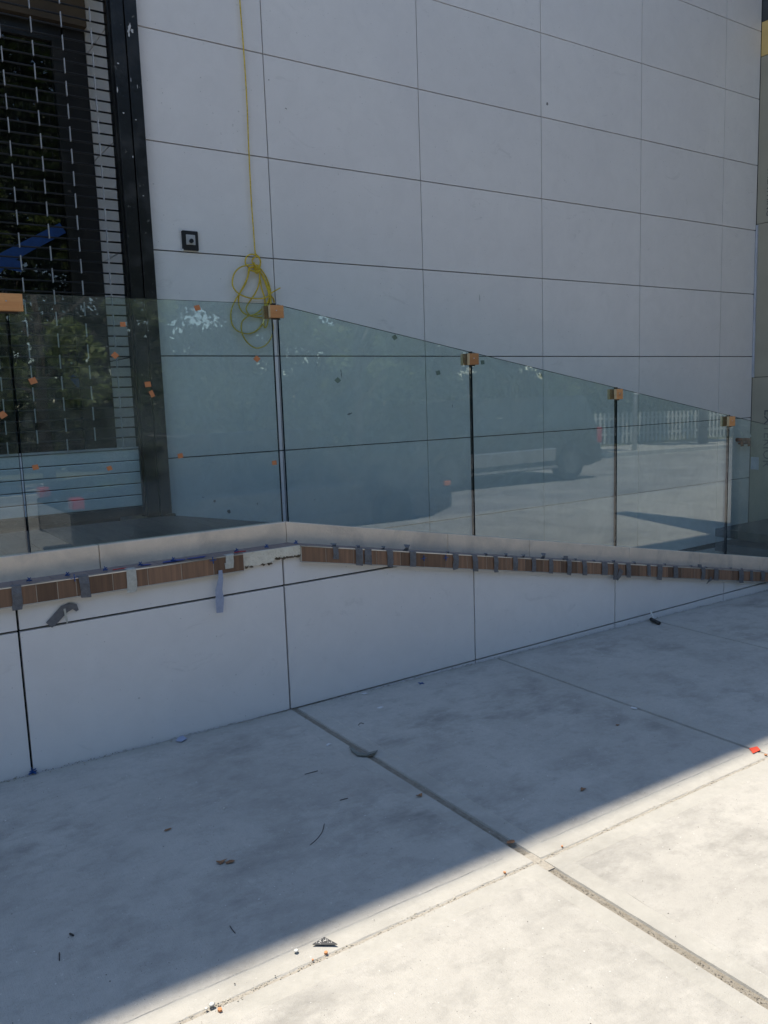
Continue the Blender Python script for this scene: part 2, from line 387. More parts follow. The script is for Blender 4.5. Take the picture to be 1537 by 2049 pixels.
# reveal panels beside the shopfront
for i in range(len(ZR)-1):
    z0, z1 = ZR[i], min(ZR[i+1], 4.35)
    if z0 > 4.3: break
    for ya, yb in ((YB+.065, 5.49), (5.49, 5.56)):
        cbox('reveal_panel', (.02, yb-ya-.006, z1-z0-.008), 'cladding', bl, (1.575, (ya+yb)/2, (z0+z1)/2))
build(MB().box((-1.6, 5.10, 4.30), (1.69, 5.6, 4.349)), 'soffit', 'brown_beam', bl)
for a in ((572, 217, .008, .003, -.3), (538, 160, .003, .004, 0), (960, 597, .0022, .022, 0), (683, 748, .003, .028, .1), (430, 1003, .008, .008, 0), (630, 1000, .004, .004, 0), (700, 828, .022, .006, .25), (458, 1023, .010, .014, 0), (515, 1008, .006, .006, 0), (1095, 208, .010, .012, .4), (406, 995, .008, .003, -.3), (905, 812, .003, .012, 0)):
    blob(a[0], a[1], a[2], a[3], YB-.0003, 'scuff_mark', 'scuff', bl, a[4], th=.0006)
# the return wall at the right
rw = thing('sheathed_return_wall', (7.97, 4.4, 0), 'dull green-grey sheathing board wall returning at the right edge of the photo', 'wall')
build(MB().box((7.99, 2.2, -.5), (8.3, 13, 6.8)), 'framing', 'gap_black', rw)
def rboard(z0, z1, mat, lab=None, y1=YB-.004):
    for a, b in ((2.3, 3.62), (3.625, y1)):
        o = build(MB().box((7.972, a, z0+.003), (7.99, b, z1-.003)), 'sheathing_board', mat, rw)
        if lab: o['label'] = lab
rboard(-.45, 1.60, 'sheathing'); rboard(1.60, 3.13, 'sheathing'); rboard(3.13, 4.72, 'sheathing')
rboard(4.72, 5.04, 'yellow_board', 'yellow sheathing board high on the wall'); rboard(5.04, 6.7, 'dark_board', 'dark blue-grey membrane above the yellow board')
build(MB().box((7.955, YB-.024, 1.6), (7.9715, YB-.006, 3.12)), 'joint_tape', 'pale_label', rw)
def text(s, size, mat, parent, mw, name='printed_text'):
    cu = bpy.data.curves.new(name, 'FONT'); cu.body = s; cu.size = size; cu.extrude = .0006; cu.resolution_u = 2
    o = bpy.data.objects.new('tmp', cu); COL.objects.link(o)
    dg = bpy.context.evaluated_depsgraph_get(); me = bpy.data.meshes.new_from_object(o.evaluated_get(dg))
    bpy.data.objects.remove(o); me.materials.clear(); me.materials.append(MAT[mat])
    t = link(name, me, parent); t.matrix_world = mw
    if parent: t.matrix_parent_inverse = Matrix.Identity(4); t.matrix_local = Matrix.Translation(-Vector(parent.location)) @ mw
    return t
def onret(y, z, flip=False):       # lettering running up/down the return wall, facing -X
    R_ = Matrix(((0, 0, -1), (0, -1, 0), (-1, 0, 0))).to_4x4()   # x->-z, y->-y, z->-x
    return Matrix.Translation((7.9705, y, z)) @ R_
text('EXTERIOR', .10, 'print_ink', rw, onret(4.84, 4.28)); text('SHEATHING', .085, 'print_ink', rw, onret(4.84, 3.65))
text('EXTERIOR', .13, 'print_ink', rw, onret(4.80, 1.27))

# ------------------------------------------------------------------ shopfront: posts, grille, glazing
sp = thing('black_guide_post', (1.63, YB, .83), 'black steel guide post with pale paint scuffs between grille and pale panels', 'post')
build(MB().box((1.553, YB-.030, .835), (1.627, YB+.06, 4.36)), 'guide_channel', 'black_steel', sp, bevel=.003)
build(MB().box((1.632, YB-.038, .828), (1.703, YB+.05, 4.36)), 'face_flat', 'black_steel', sp, bevel=.003)
build(MB().box((1.540, YB-.004, .84), (1.552, YB+.06, 4.36)), 'inner_lip', 'black_steel', sp)
build(MB().box((1.66, YB-.05, .83), (1.72, YB-.01, .845)), 'foot', 'black_steel', sp)
for a in ((259, 55, .007, .026, -.35), (264, 62, .008, .010, 0), (258, 68, .004, .015, -.1), (262, 160, .0016, .012, 0), (236, 127, .005, .004, 0), (235, 180, .003, .015, 0), (247, 226, .006, .004, .2), (272, 240, .005, .003, 0), (287, 392, .004, .003, 0), (266, 314, .003, .006, 0), (275, 173, .0015, .01, 0)):
    blob(a[0], a[1], a[2], a[3], YB-.0385, 'paint_scuff', 'plaster_white', sp, a[4])
gr = thing('rolling_grille', (0, YB+.03, .84), 'black rolling grille of thin rods and staggered bright links over the shopfront', 'security grille')
RP = .0602; z0g = 1.268; nr = 51
rodm = MB().tube([(-1.57, 0, 0), (1.57, 0, 0)], .0052, 6).mesh('rod', 'rod_steel', True)
for i in range(1, nr): link('rod', rodm, gr, Vector((0, YB+.03, z0g+RP*i))-gr.location)
lk = MB().box((-.0022, -.011, -.039), (.0022, .004, .039)).mesh('link', 'link_aluminium')
ci = 0; x = 1.449
while x > .52:
    for i in range(0, nr-1):
        if (i+ci) % 2 == 0: link('link', lk, gr, Vector((x, YB+.022, z0g+RP*(i+.5)))-gr.location)
    x -= .1607; ci += 1
lks = MB()
while x > -1.5:
    for i in range(0, nr-1):
        if (i+ci) % 2 == 0: lks.box((x-.0022, YB+.011, z0g+RP*(i+.5)-.039), (x+.0022, YB+.026, z0g+RP*(i+.5)+.039))
    x -= .1607; ci += 1
o = build(lks, 'links_beyond_view', 'link_aluminium', gr); o['kind'] = 'stuff'; o.name = 'link_rows'
build(MB().box((-1.57, YB+.016, 1.258), (1.553, YB+.044, 1.270)), 'end_bar', 'link_aluminium', gr)
for k in range(5):
    z = .905+.0705*k; cbox('slat', (3.12, .016, .0655), 'slat_aluminium', gr, (-.009, YB+.03, z+.0345), bevel=.003)
build(MB().box((-1.57, YB+.035, .9), (1.553, YB+.05, 1.258)), 'slat_backing', 'gap_black', gr)
build(MB().box((-1.57, YB+.005, .850), (1.553, YB+.06, .903)), 'bottom_rail', 'black_steel', gr, bevel=.003)
sf = thing('shopfront_window', (0, 5.55, .83), 'dark glazed shopfront behind the rolling grille under a brown beam', 'window')
build(MB().box((-1.6, 5.50, .83), (1.42, 5.56, .98)).box((-1.6, 5.50, 3.74), (1.42, 5.56, 3.84)), 'rail', 'black_steel', sf)
for x in (-1.6, .02, 1.36): build(MB().box((x, 5.49, .98), (x+.07, 5.56, 3.74)), 'mullion', 'black_steel', sf)
build(MB().box((1.43, 5.50, .83), (1.562, 5.57, 3.84)), 'side_trim', 'black_steel', sf)
for a, b in ((-1.53, .02), (.09, 1.36)): build(MB().box((a, 5.52, .98), (b, 5.53, 3.74)), 'pane', 'shop_glass', sf)
build(MB().box((-1.6, 5.44, 3.84), (1.562, 5.58, 4.3)), 'beam', 'brown_beam', sf)
def strip3(pts, wd, Y, name, mat, label, cat, group=None, th=.0006):      # a flat strip along pixel points on plane Y
    P = [onY(a, b, Y) for a, b in pts]; up = []; dn = []
    for i, p in enumerate(P):
        t = (P[min(i+1, len(P)-1)]-P[max(i-1, 0)]).normalized(); n = Vector((-t.z, 0, t.x)); wv = wd[i] if hasattr(wd, '__len__') else wd
        j = random.uniform(.93, 1.07); up.append(p+n*wv*j/2); dn.append(p-n*wv*j/2)
    off = Vector((0, -th, 0)); mb = MB(); n = len(P)
    V = up+dn+[v+off for v in up]+[v+off for v in dn]; F = []
    for i in range(n-1):
        F += [(i, n+i, n+i+1, i+1), (2*n+i, 2*n+i+1, 3*n+i+1, 3*n+i), (i, i+1, 2*n+i+1, 2*n+i), (n+i, 3*n+i, 3*n+i+1, n+i+1)]
    F += [(0, 2*n, 3*n, n), (n-1, 2*n-1, 4*n-1, 3*n-1)]
    o = build(mb.add(V, F), name, mat); return tag(o, label, cat, group)
strip3([(-30, 552), (8, 518), (60, 490), (126, 456)], [.10, .075, .066, .066], 5.519, 'blue_tape', 'blue_tape', 'long diagonal strip of blue tape stuck on the dark shop glass', 'tape', 'blue tape on the shop glass')
strip3([(-30, 518), (10, 526), (44, 534)], .062, 5.517, 'blue_tape', 'blue_tape', 'short level blue tape strip crossing the diagonal one at the left edge', 'tape', 'blue tape on the shop glass')
strip3([(143, 752), (160, 770), (178, 790)], [.035, .05, .02], 5.519, 'blue_tape', 'blue_tape', 'small blue tape scrap low on the shop glass behind the grille', 'tape', 'blue tape on the shop glass')

# ------------------------------------------------------------------ ramp floor and landing
XK = 1.70; RS = -.180
def rz(x): return .832 if x < XK else .832+RS*(x-XK)
rmp = thing('ramp', (3, 4.3, 0), None, None); rmp['kind'] = 'structure'
mb = MB()
for a, b in ((-9, XK), (XK, 6.45)):
    mb.add([(a, YC+.05, -.4), (b, YC+.05, -.4), (b, YB-.001, -.4), (a, YB-.001, -.4), (a, YC+.05, rz(a)-.008), (b, YC+.05, rz(b)-.008), (b, YB-.001, rz(b)-.008), (a, YB-.001, rz(a)-.008)], [(0,3,2,1),(4,5,6,7),(0,1,5,4),(1,2,6,5),(2,3,7,6),(3,0,4,7)])
build(mb, 'ramp_base', 'grout', rmp)
tw = .152; x = XK-tw*16
while x < 6.2:
    L = .61; yy = YC+.055-random.choice([0, .2, .4])
    while yy < YB-.005:
        a, b = max(yy, YC+.055), min(yy+L, YB-.004)
        if b-a > .03:
            sl_ = 0 if x+tw/2 < XK else RS
            build(MB().box((x+.0015, a+.0015, -.03), (x+tw-.0015, b-.0015, 0), skew=lambda v: (v[0], v[1], v[2]+.832+(sl_*(v[0]-XK)))), 'floor_tile', 'floor_tile', rmp)
        yy += L
    x += tw
sheet('lower_walk', 6.45, 16, YL+.02, YB-.001, -.004, 'slab_concrete')

# ------------------------------------------------------------------ low wall, curb, ledge
def lz(x): return .800 if x < 1.86 else .800-.1805*(x-1.86)     # ledge level = top of the tile edging
def cz(x): return .905 if x < 1.86 else .905-.1805*(x-1.86)     # curb top
lw = thing('ramp_side_wall', (3, YL, 0), 'low pale panelled wall whose sloping top carries the glass railing', 'wall')
mb = MB(); XR = 6.9
for a, b in ((-9, 1.86), (1.86, XR)):
    mb.add([(a, YL+.025, -.6), (b, YL+.025, -.6), (b, YC+.045, -.6), (a, YC+.045, -.6), (a, YL+.025, lz(a)-.02), (b, YL+.025, lz(b)-.02), (b, YC+.045, lz(b)-.02), (a, YC+.045, lz(a)-.02)], [(0,3,2,1),(4,5,6,7),(0,1,5,4),(1,2,6,5),(2,3,7,6),(3,0,4,7)])
build(mb, 'wall_core', 'gap_black', lw)
XJ = [-5.559, -4.337, -3.114, -1.892, -.670, .5526, 1.775, 2.997, 4.220, 5.442, 6.664, XR+.3]
ZJ = [-.60, -.036, .607, 1.2]; h = .005
for i in range(len(XJ)-1):
    for k in range(3):
        a, b, z0, z1 = XJ[i]+h, XJ[i+1]-h, ZJ[k]+h, ZJ[k+1]-h
        b = min(b, XR)
        # clip the top by the sloping ledge line
        top = lambda x: min(z1, lz(x)-.030)
        xs = sorted({a, b, *[x for x in (1.86, 1.86+(.800-.030-z1)/.1805, 1.86+(.800-.03-z0)/.1805) if a < x < b]})
        xs = [x for x in xs if top(x) > z0-1e-6]
        if len(xs) < 2: continue
        pts = [(xs[0], YL, z0), (xs[-1], YL, z0)]+[(x, YL, max(top(x), z0+.0005)) for x in reversed(xs)]
        if abs(pts[1][2]-pts[2][2]) < .002: pts.pop(1)
        build(MB().prism(pts, (0, .024, 0)), 'cladding_panel', 'cladding', lw)
# curb stones
def slopebox(x0, x1, y0, y1, zf0, zf1, name, mat, parent, bevel=0):
    V = [(x0, y0, zf0(x0)), (x1, y0, zf0(x1)), (x1, y1, zf0(x1)), (x0, y1, zf0(x0)), (x0, y0, zf1(x0)), (x1, y0, zf1(x1)), (x1, y1, zf1(x1)), (x0, y1, zf1(x0))]
    return build(MB().add(V, [(0,3,2,1),(4,5,6,7),(0,1,5,4),(1,2,6,5),(2,3,7,6),(3,0,4,7)]), name, mat, parent, bevel=bevel)
cj = [-4.2, -3.0, -1.8, -.6, .45, .93, 1.86, 2.9, 3.55, 4.5, 5.3, 6.1, XR]
for a, b in zip(cj[:-1], cj[1:]): slopebox(a+.0012, b-.0012, YC, YC+.044, lambda x: lz(x)-.03, cz, 'curb_stone', 'curb_render', lw, bevel=.004)
# ledge tiles
x = -2.94
while x < XR-.1:
    a, b = x, min(x+.152, XR)
    if a < 1.86 < b: 
        slopebox(a+.001, 1.859, YL-.010, YC, lambda x: lz(x)-.02, lambda x: lz(x)-.0015, 'ledge_tile', 'ledge_tile', lw); a = 1.86
    slopebox(a+.001, b-.001, YL-.010, YC, lambda x: lz(x)-.02, lambda x: lz(x)-.0015, 'ledge_tile', 'ledge_tile', lw)
    x += .152
# bare mortar gap between the two edgings
XA, XB = 1.566, 1.880
pts = [(XA-.01, lz(XA)-.001)]+[(x, lz(x)-.001) for x in (1.75, 1.86, XB+.01)]
n = 26; low_ = []
for k in range(n+1):
    x = XB+.01-(XB-XA+.02)*k/n; low_.append((x, lz(x)-.072+random.uniform(-.006, .009)+(.018 if x > 1.72 else 0)))
build(MB().prism([(x, YL-.012, z) for x, z in pts+low_], (0, .0115, 0)), 'bare_mortar', 'mortar', lw)
for x in (1.577, 1.60, 1.66, 1.70, 1.735, 1.75, 1.775, 1.80, 1.815, 1.835, 1.855, 1.87):
    p = [(x+.014*random.uniform(.5, 1.2)*math.cos(a), YL-.014, lz(x)-.072+(.018 if x > 1.72 else 0)+.006*random.uniform(.5, 1.3)*math.sin(a)+random.uniform(-.002, .006)) for a in [k*math.pi/4 for k in range(8)]]
    build(MB().prism(p, (0, .013, 0)), 'mortar_crumb', 'mortar_dark', lw)
# tile edgings
def edging(x0, x1, tiles, label):
    e = thing('tile_edging', ((x0+x1)/2, YL-.02, lz((x0+x1)/2)-.04), label, 'tile edging', 'wood-look tile edgings along the ramp wall')
    F0 = YL-.024
    js = [x0]+[t for t in tiles if x0+.02 < t < x1-.02]+[x1]
    for a, b in zip(js[:-1], js[1:]):
        slopebox(a+.0016, b-.0016, F0-random.uniform(0, .001), YL-.002, lambda x: lz(x)-.079, lambda x: lz(x)-.0055, 'tile', 'wood_tile', e)
    slopebox(x0, x1, F0+.0008, YL-.001, lambda x: lz(x)-.078, lambda x: lz(x)-.007, 'grout_bed', 'pale_grout', e)
    slopebox(x0, x1, F0-.0015, YL-.009, lambda x: lz(x)-.005, lambda x: lz(x)+.0015, 'top_trim', 'trim_metal', e, bevel=.0015)
    slopebox(x0, x1, F0-.0015, YL-.001, lambda x: lz(x)-.0845, lambda x: lz(x)-.0795, 'bottom_trim', 'trim_dull', e, bevel=.001)
    return e
lt = [onY(x, 1140, YL-.024).x for x in (69, 112, 150, 224, 295, 363, 428)]
lt = sorted(lt+[lt[0]-.19*k for k in range(1, 18)])
rt = [onY(x, 1125, YL-.024).x for x in (653, 708, 754, 802, 849, 892, 935, 974, 1013, 1051, 1087, 1122)]
st = (rt[-1]-rt[4])/7
rt = rt+[rt[-1]+st*k for k in range(1, 40)]
edging(-2.9, 1.557, lt, 'level wood-look tile edging with metal trims, left of the bare mortar gap')
edging(1.868, XR-.02, rt, 'sloping wood-look tile edging with many grey tapes, right of the bare mortar gap')

# ------------------------------------------------------------------ glass railing
GX = [-1.87, -.61, .645, 1.866, 3.113, 4.372, 5.648, 6.86]; gy0 = YC+.010; GT = .017
gaps = {3: .016}
gl_lab = ['far left', 'left', 'level glass pane above the landing left of the corner joint, dotted with orange squares',
 'first sloping glass pane right of the corner clamp, reflecting leafy branches', 'second sloping glass pane right of the corner, between the second and third clamps',
 'third sloping glass pane right of the corner, reflecting sunlit pavement', 'last low glass pane at the right edge beyond the rightmost wood clamp']
gtop = lambda x: 1.985 if x < 1.866 else 1.985-.1825*(x-1.866)
GL = ['level glass pane cut off by the left edge, showing a red lamp reflection', ] 
labs = ['outermost level glass pane beyond the left edge', 'level glass pane at the left edge, left of the leftmost wood clamp']+gl_lab[2:]
for i in range(len(GX)-1):
    if i == 0: continue
    a, b = GX[i]+gaps.get(i, .005), GX[i+1]-gaps.get(i+1, .005)
    f0 = lambda x: cz(x)-.02; V = []
    for y in (gy0, gy0+GT): V += [(a, y, f0(a)), (b, y, f0(b)), (b, y, gtop(b)), (a, y, gtop(a))]
    mb = MB().add(V, [(0, 1, 2, 3), (7, 6, 5, 4)], 0).add(V, [(0, 3, 7, 4), (1, 5, 6, 2), (3, 2, 6, 7), (0, 4, 5, 1)], 1)
    o = build(mb, 'glass_pane', ['rail_glass', 'glass_edge']); tag(o, labs[i], 'glass railing', 'glass railing panes')
# wood clamps straddling the joints
cl = [(.645, .060, .070, 'wood clamp block at the left edge, over the leftmost glass joint'),
      (1.862, .037, .060, 'wood clamp at the corner joint in front of the yellow rope'),
      (3.113, .035, .065, 'wood clamp on the second glass joint right of the rope'),
      (4.372, .032, .068, 'wood clamp pencilled with a cross, second from the right'),
      (5.648, .038, .073, 'rightmost wood clamp, lowest on the sloping glass')]
for k, (x, hw, hh, lab) in enumerate(cl):
    zt = gtop(x)-.005 if k else gtop(x)-.0
    c = thing('wood_clamp', (x, gy0, zt), lab, 'wood clamp', 'wood clamps on the glass joints')
    if k == 1: zt -= .0
    for (ya, yb, dx, nm) in ((gy0-.026, gy0-.003, .0 if k else 0, 'front_block'), (gy0+GT+.003, gy0+GT+.026, -.012, 'back_block')):
        x0 = x-hw+dx; x1 = x+hw+dx; z1 = zt-.004; z0 = z1-hh
        mb = MB().box((x0, ya, z0), (x1, yb, z1)); mb.mi = [0, 0, 0, 1, 0, 1]
        build(mb, nm, ['clamp_wood', 'end_grain'], c, bevel=.002)
    build(MB().box((x-hw*.5, gy0-.003, zt-hh-.012), (x+hw*.7, gy0+.0, zt-.02)), 'pad', 'pencil_black', c)
    build(MB().tube([(x-.004, gy0-.03, zt-hh*.5), (x-.004, gy0+GT+.03, zt-hh*.5)], .003, 8), 'screw', 'link_aluminium', c)
    build(MB().box((x-.009, gy0+.001, zt-.02), (x-.003, gy0+GT-.001, zt+.008)).box((x+.003, gy0+.001, zt-.02), (x+.009, gy0+GT-.001, zt+.008)), 'shim', 'pencil_black', c)
    if k == 3:
        for s in (1, -1):
            build(MB().add([(x-.014, gy0-.0268, zt-.04-.014*s-.0015), (x+.014, gy0-.0268, zt-.04+.014*s-.0015), (x+.014, gy0-.0268, zt-.04+.014*s+.0015), (x-.014, gy0-.0268, zt-.04-.014*s+.0015)], [(0, 1, 2, 3)]), 'pencil_mark', 'print_ink', c)
# paper squares on the glass
sq = [(395, 616, 10, .3, 'on the level glass just right of the black post, near the top edge'), (514, 718, 10, .8, 'diamond-turned just below the rope bundle'),
 (246, 649, 10, .05, 'over the reveal beside the grille, highest left of the post'), (230, 711, 11, .75, 'on the glass in front of the grille links, below the highest one'),
 (66, 762, 12, .35, 'in front of the dark shop glass, left of the middle links'), (296, 769, 10, .1, 'on the black post, above the long one'),
 (5, 830, 12, .6, 'at the left edge of the photo over dark glass'), (361, 912, 9, .2, 'on the first level panel joint right of the black post'),
 (549, 926, 9, .1, 'close to the corner joint, low on the pane'), (71, 935, 10, .15, 'over the pale slats, far left'), (219, 937, 9, .3, 'over the pale slats beside the red reflection')]
for px, py, s, a, lab in sq:
    c = onY(px, py, gy0-.0004); hw = s/2*4.1/FPX*.95
    if px < 260: hw = s/2*3.4/FPX
    P = [(c.x+1.15*hw*(math.cos(a)*u-math.sin(a)*v), gy0-.0004, c.z+hw*(math.sin(a)*u+math.cos(a)*v)) for u, v in ((-1, -1), (1, -1), (1, 1), (-1, 1))]
    tag(build(MB().prism(P, (0, -.0012, 0)), 'orange_square', 'orange_paper'), 'orange square '+lab.replace('on the glass ',''), 'sticker', 'orange squares on the glass')
strip3([(301, 782), (307, 794)], .018, gy0-.0004, 'orange_square', 'orange_paper', 'longer tilted orange rectangle on the glass over the black post', 'sticker', 'orange squares on the glass', th=.001)
for px, py, lab in ((790, 675, 'under the sloping top edge, between corner and second clamp'), (676, 761, 'amid reflected leaves right of the corner joint'), (966, 725, 'just right of the second wood clamp'), (877, 746, 'left of the second wood clamp'), (1082, 752, 'under the sloping edge of the second sloping pane')):
    c = onY(px, py, gy0+GT+.0004); hw = .012; a = random.uniform(0, 1)
    P = [(c.x+1.2*hw*(math.cos(a)*u-math.sin(a)*v), gy0+GT+.0004, c.z+hw*(math.sin(a)*u+math.cos(a)*v)) for u, v in ((-1, -1), (1, -1), (1, 1), (-1, 1))]
    tag(build(MB().prism(P, (0, .001, 0)), 'grey_square', 'grey_paper'), 'dull grey square '+lab, 'sticker', 'grey squares on the sloping glass')

# ------------------------------------------------------------------ yellow rope
def smooth(P, k=5):
    out = []
    for i in range(len(P)-1):
        p0, p1, p2, p3 = P[max(i-1, 0)], P[i], P[i+1], P[min(i+2, len(P)-1)]
        for j in range(k):
            t = j/k; out.append(.5*((2*p1)+(p2-p0)*t+(2*p0-5*p1+4*p2-p3)*t*t+(-p0+3*p1-3*p2+p3)*t**3))
    return out+[P[-1]]
S = []
S.append([(479, -60), (480, 0), (487, 90), (494, 200), (498, 300), (503, 400), (508, 470), (511, 512)])
loops = [[(430,180),(440,240),(500,300),(525,380),(500,450),(470,520),(430,500),(440,440),(390,390),(385,340),(420,300),(470,290),(515,340),(520,430),(500,500)],
[(430,260),(370,245),(300,275),(265,350),(275,420),(330,470),(400,450)],
[(410,420),(280,435),(160,480),(80,570),(45,690),(55,800),(130,900),(260,970),(400,1000),(560,1000),(640,970),(720,900),(860,820)],
[(430,470),(340,480),(320,520),(310,600),(270,740),(190,880),(100,1020),(30,1180),(18,1300),(40,1440),(110,1540),(220,1590),(330,1600),(440,1560),(540,1460),(590,1330),(640,1150),(690,1000),(690,850),(640,680),(560,540),(500,470)],
[(340,480),(310,620),(250,760),(160,940),(150,1080),(190,1200),(270,1270),(400,1310),(560,1330),(640,1300),(700,1100),(690,900),(620,720),(530,560)],
[(500,520),(510,650),(490,780),(430,920),(340,1050),(280,1160),(300,1240),(360,1290),(460,1250),(560,1170),(640,1080),(670,950),(600,720),(520,540)],
[(640,1060),(600,1230),(480,1280),(400,1280),(300,1310),(215,1390),(195,1500),(220,1620),(290,1740),(400,1830),(500,1845),(620,1790),(710,1660),(740,1500),(720,1380),(700,1200),(700,1000),(650,800),(570,620),(480,500)],
[(520,680),(540,820),(590,980),(600,1100),(580,1250),(580,1440),(600,1500),(640,1440),(660,1300)],
[(690,850),(700,950),(740,1000),(760,1070)], [(400,400),(440,480),(480,560),(440,560),(420,480),(460,430),(500,480),(490,560)]]
S += [[(460+a/8.533, 480+b/8.533) for a, b in L] for L in loops]
rope = thing('yellow_rope', onY(511, 512, YB-.02), 'yellow rope hanging down the panels and bundled in loops above the corner clamp', 'rope')
for k, L in enumerate(S):
    Y = YB-.012-.004*(k % 4) if k else YB-.014
    P = [onY(a, b, Y-(.006*math.sin(i*1.3) if k else 0)) for i, (a, b) in enumerate(L)]
    build(MB().tube(smooth(P), .0048 if k else .0040, 6), 'rope_length', 'yellow_rope', rope, smooth=True)
P = [onY(460+a/8.533, 480+b/8.533, YB-.035) for a, b in ((405, 380), (430, 430), (470, 480), (520, 520), (440, 540), (350, 515))]
build(MB().tube(smooth(P), .0055, 6), 'knot', 'yellow_rope', rope, smooth=True)

# ------------------------------------------------------------------ fittings on the tall wall
A, B = onY(362, 461, YB), onY(397, 503, YB)
cp = thing('cover_plate', ((A.x+B.x)/2, YB, (A.z+B.z)/2), 'square black cover plate with four screws and a pale centre on the wall', 'wall plate')
build(MB().box((A.x, YB-.012, B.z), (B.x, YB-.001, A.z)), 'plate', 'black_plate', cp, bevel=.002)
cx_, cz_ = (A.x+B.x)/2, (A.z+B.z)/2
build(MB().box((cx_-.028, YB-.019, cz_-.026), (cx_+.030, YB-.012, cz_+.034)), 'socket', 'link_aluminium', cp, bevel=.002)
build(MB().tube([(cx_+.002, YB-.030, cz_-.004), (cx_+.002, YB-.019, cz_-.004)], .013, 14), 'knob', 'black_plate', cp)
for u in (-1, 1):
    for v in (-1, 1): build(MB().tube([(cx_+u*.056, YB-.015, cz_+v*.060), (cx_+u*.056, YB-.0121, cz_+v*.060)], .0085, 10), 'screw', 'white_plastic', cp)
hb = thing('hose_valve', onY(1481, 882, YB), 'pair of reddish brass hose valves with white tags low on the wall', 'valve')
for px in (1474, 1488):
    p = onY(px, 880, YB)
    build(MB().tube([(p.x, YB, p.z), (p.x, YB-.07, p.z)], [.022, .018], 10).tube([(p.x, YB-.05, p.z+.01), (p.x+.01, YB-.06, p.z-.065)], .016, 8), 'valve_body', 'brass', hb, smooth=True)
    q = onY(px-3, 868, YB)
    build(MB().prism([(q.x-.035, YB-.075, q.z+.045), (q.x-.012, YB-.078, q.z+.045), (q.x+.035, YB-.08, q.z-.03), (q.x+.005, YB-.078, q.z-.035)], (0, -.004, 0)), 'tag', 'white_plastic', hb)
a, b = onY(1472, 887, YB), onY(1490, 886, YB)
build(MB().tube([(a.x, YB-.04, a.z), (b.x, YB-.04, b.z)], .012, 8), 'crossbar', 'brass', hb)
c = onX(1509, 925, 7.9695)
o = build(MB().box((7.9685, YB-.10, c.z-.075), (7.9712, YB-.012, c.z+.055)), 'paper_label', 'pale_label'); tag(o, 'pale blue paper label taped at the wall corner, seen through the last pane', 'label')
for zz, wd_, lab in ((.06, .9, 'lower dark board of the pair stacked at the far right behind the glass'), (.20, 1.0, 'upper dark board of the pair stacked at the far right behind the glass')):
    tag(build(MB().box((7.02, 3.75, zz-.13), (7.94, 4.7, zz-.05)), 'dark_board', 'dark_board', bevel=.004), lab, 'board', 'dark boards stacked by the return wall')

# ------------------------------------------------------------------ tapes over the edging
Ft = YL-.0262
def edge_tape(px, wd, label, mat='grey_tape', top=.03, bot=.088, flap=0, skew=0.0, start=0.0, name='tape_strip', group='grey tapes over the tile edging'):
    x = onY(px, 1120, Ft).x; z = lz(x); th = .0006
    wd *= random.uniform(.82, 1.12); skew += random.uniform(-.006, .006); bot += random.uniform(-.006, .005); bulge = random.uniform(0, .006)
    prof = []      # strip profile in (y, z): from the ledge, over the lip, down the face
    if start == 0: prof += [(Ft+top, z+.0032), (Ft+.002, z+.0035), (Ft-.0008, z+.001)]
    prof += [(Ft-.001, z-.004-start), (Ft-.0014-bulge, z-.03), (Ft-.0016-bulge*.4, z-.06), (Ft-.0008, z-bot+.008), (Ft-.0006, z-bot)]
    if flap > 0: prof = [(Ft+top+.004, z+.006+flap), (Ft+top+.001, z+.004+flap*.4)]+prof
    mb = MB(); V = []; n = len(prof)
    for k, (y, zz) in enumerate(prof):
        t = k/(n-1); j = random.uniform(-.0015, .0015); dx = skew*t
        for sx in (-1, 1):
            xx = x+dx+sx*wd/2+j; V.append((xx+random.uniform(-.002, .002), y-(random.uniform(0, .004) if k == n-1 else 0), zz+(lz(xx)-lz(x))+(random.uniform(-.006, .005) if k == n-1 else 0)))
    V += [(a+0, b-th, c+th) for a, b, c in V]
    F = []
    for k in range(n-1): F += [(2*k, 2*k+1, 2*k+3, 2*k+2), (2*n+2*k, 2*n+2*k+2, 2*n+2*k+3, 2*n+2*k+1), (2*k, 2*k+2, 2*n+2*k+2, 2*n+2*k), (2*k+1, 2*n+2*k+1, 2*n+2*k+3, 2*k+3)]
    F += [(0, 2*n, 2*n+1, 1), (2*n-2, 2*n-1, 4*n-1, 4*n-2)]
    tag(build(mb.add(V, F), name, mat), label, 'tape', group)
ordn = ['first','second','third','fourth','fifth','sixth','seventh','eighth','ninth','tenth','eleventh','twelfth','thirteenth','fourteenth','fifteenth','sixteenth','seventeenth','eighteenth','nineteenth','twentieth','twenty-first','twenty-second','twenty-third','twenty-fourth','twenty-fifth']
TP = [(674, .035, .0, .055, -.012), (719, .047, 0, .086, 0), (737, .044, 0, .084, .002), (781, .042, .0, .086, -.004), (827, .040, .0, .088, -.003), (913, .040, 0, .088, -.004), (950, .040, 0, .094, 0), (992, .040, 0, .088, 0), (1031, .040, 0, .084, 0), (1068, .038, 0, .086, 0), (1103, .042, 0, .086, 0), (1140, .046, .02, .092, -.006), (1169, .044, 0, .084, 0), (1210, .050, 0, .09, 0), (1233, .045, 0, .105, -.01), (1257, .046, 0, .088, 0), (1298, .038, 0, .07, 0), (1322, .052, 0, .094, -.012), (1352, .046, 0, .08, 0), (1408, .042, .018, .086, 0), (1434, .055, 0, .086, 0), (1483, .075, 0, .092, 0), (1504, .045, 0, .07, 0), (1527, .05, 0, .07, 0)]
for k, (px, wd, fl, bt, sk) in enumerate(TP):
    edge_tape(px, wd, 'grey tape strip over the sloping tile edging, %s strip right of the mortar gap' % ordn[k], flap=fl, bot=bt, skew=sk)
edge_tape(28, .045, 'grey tape strip over the level edging at the left edge of the photo', bot=.088, top=.03)
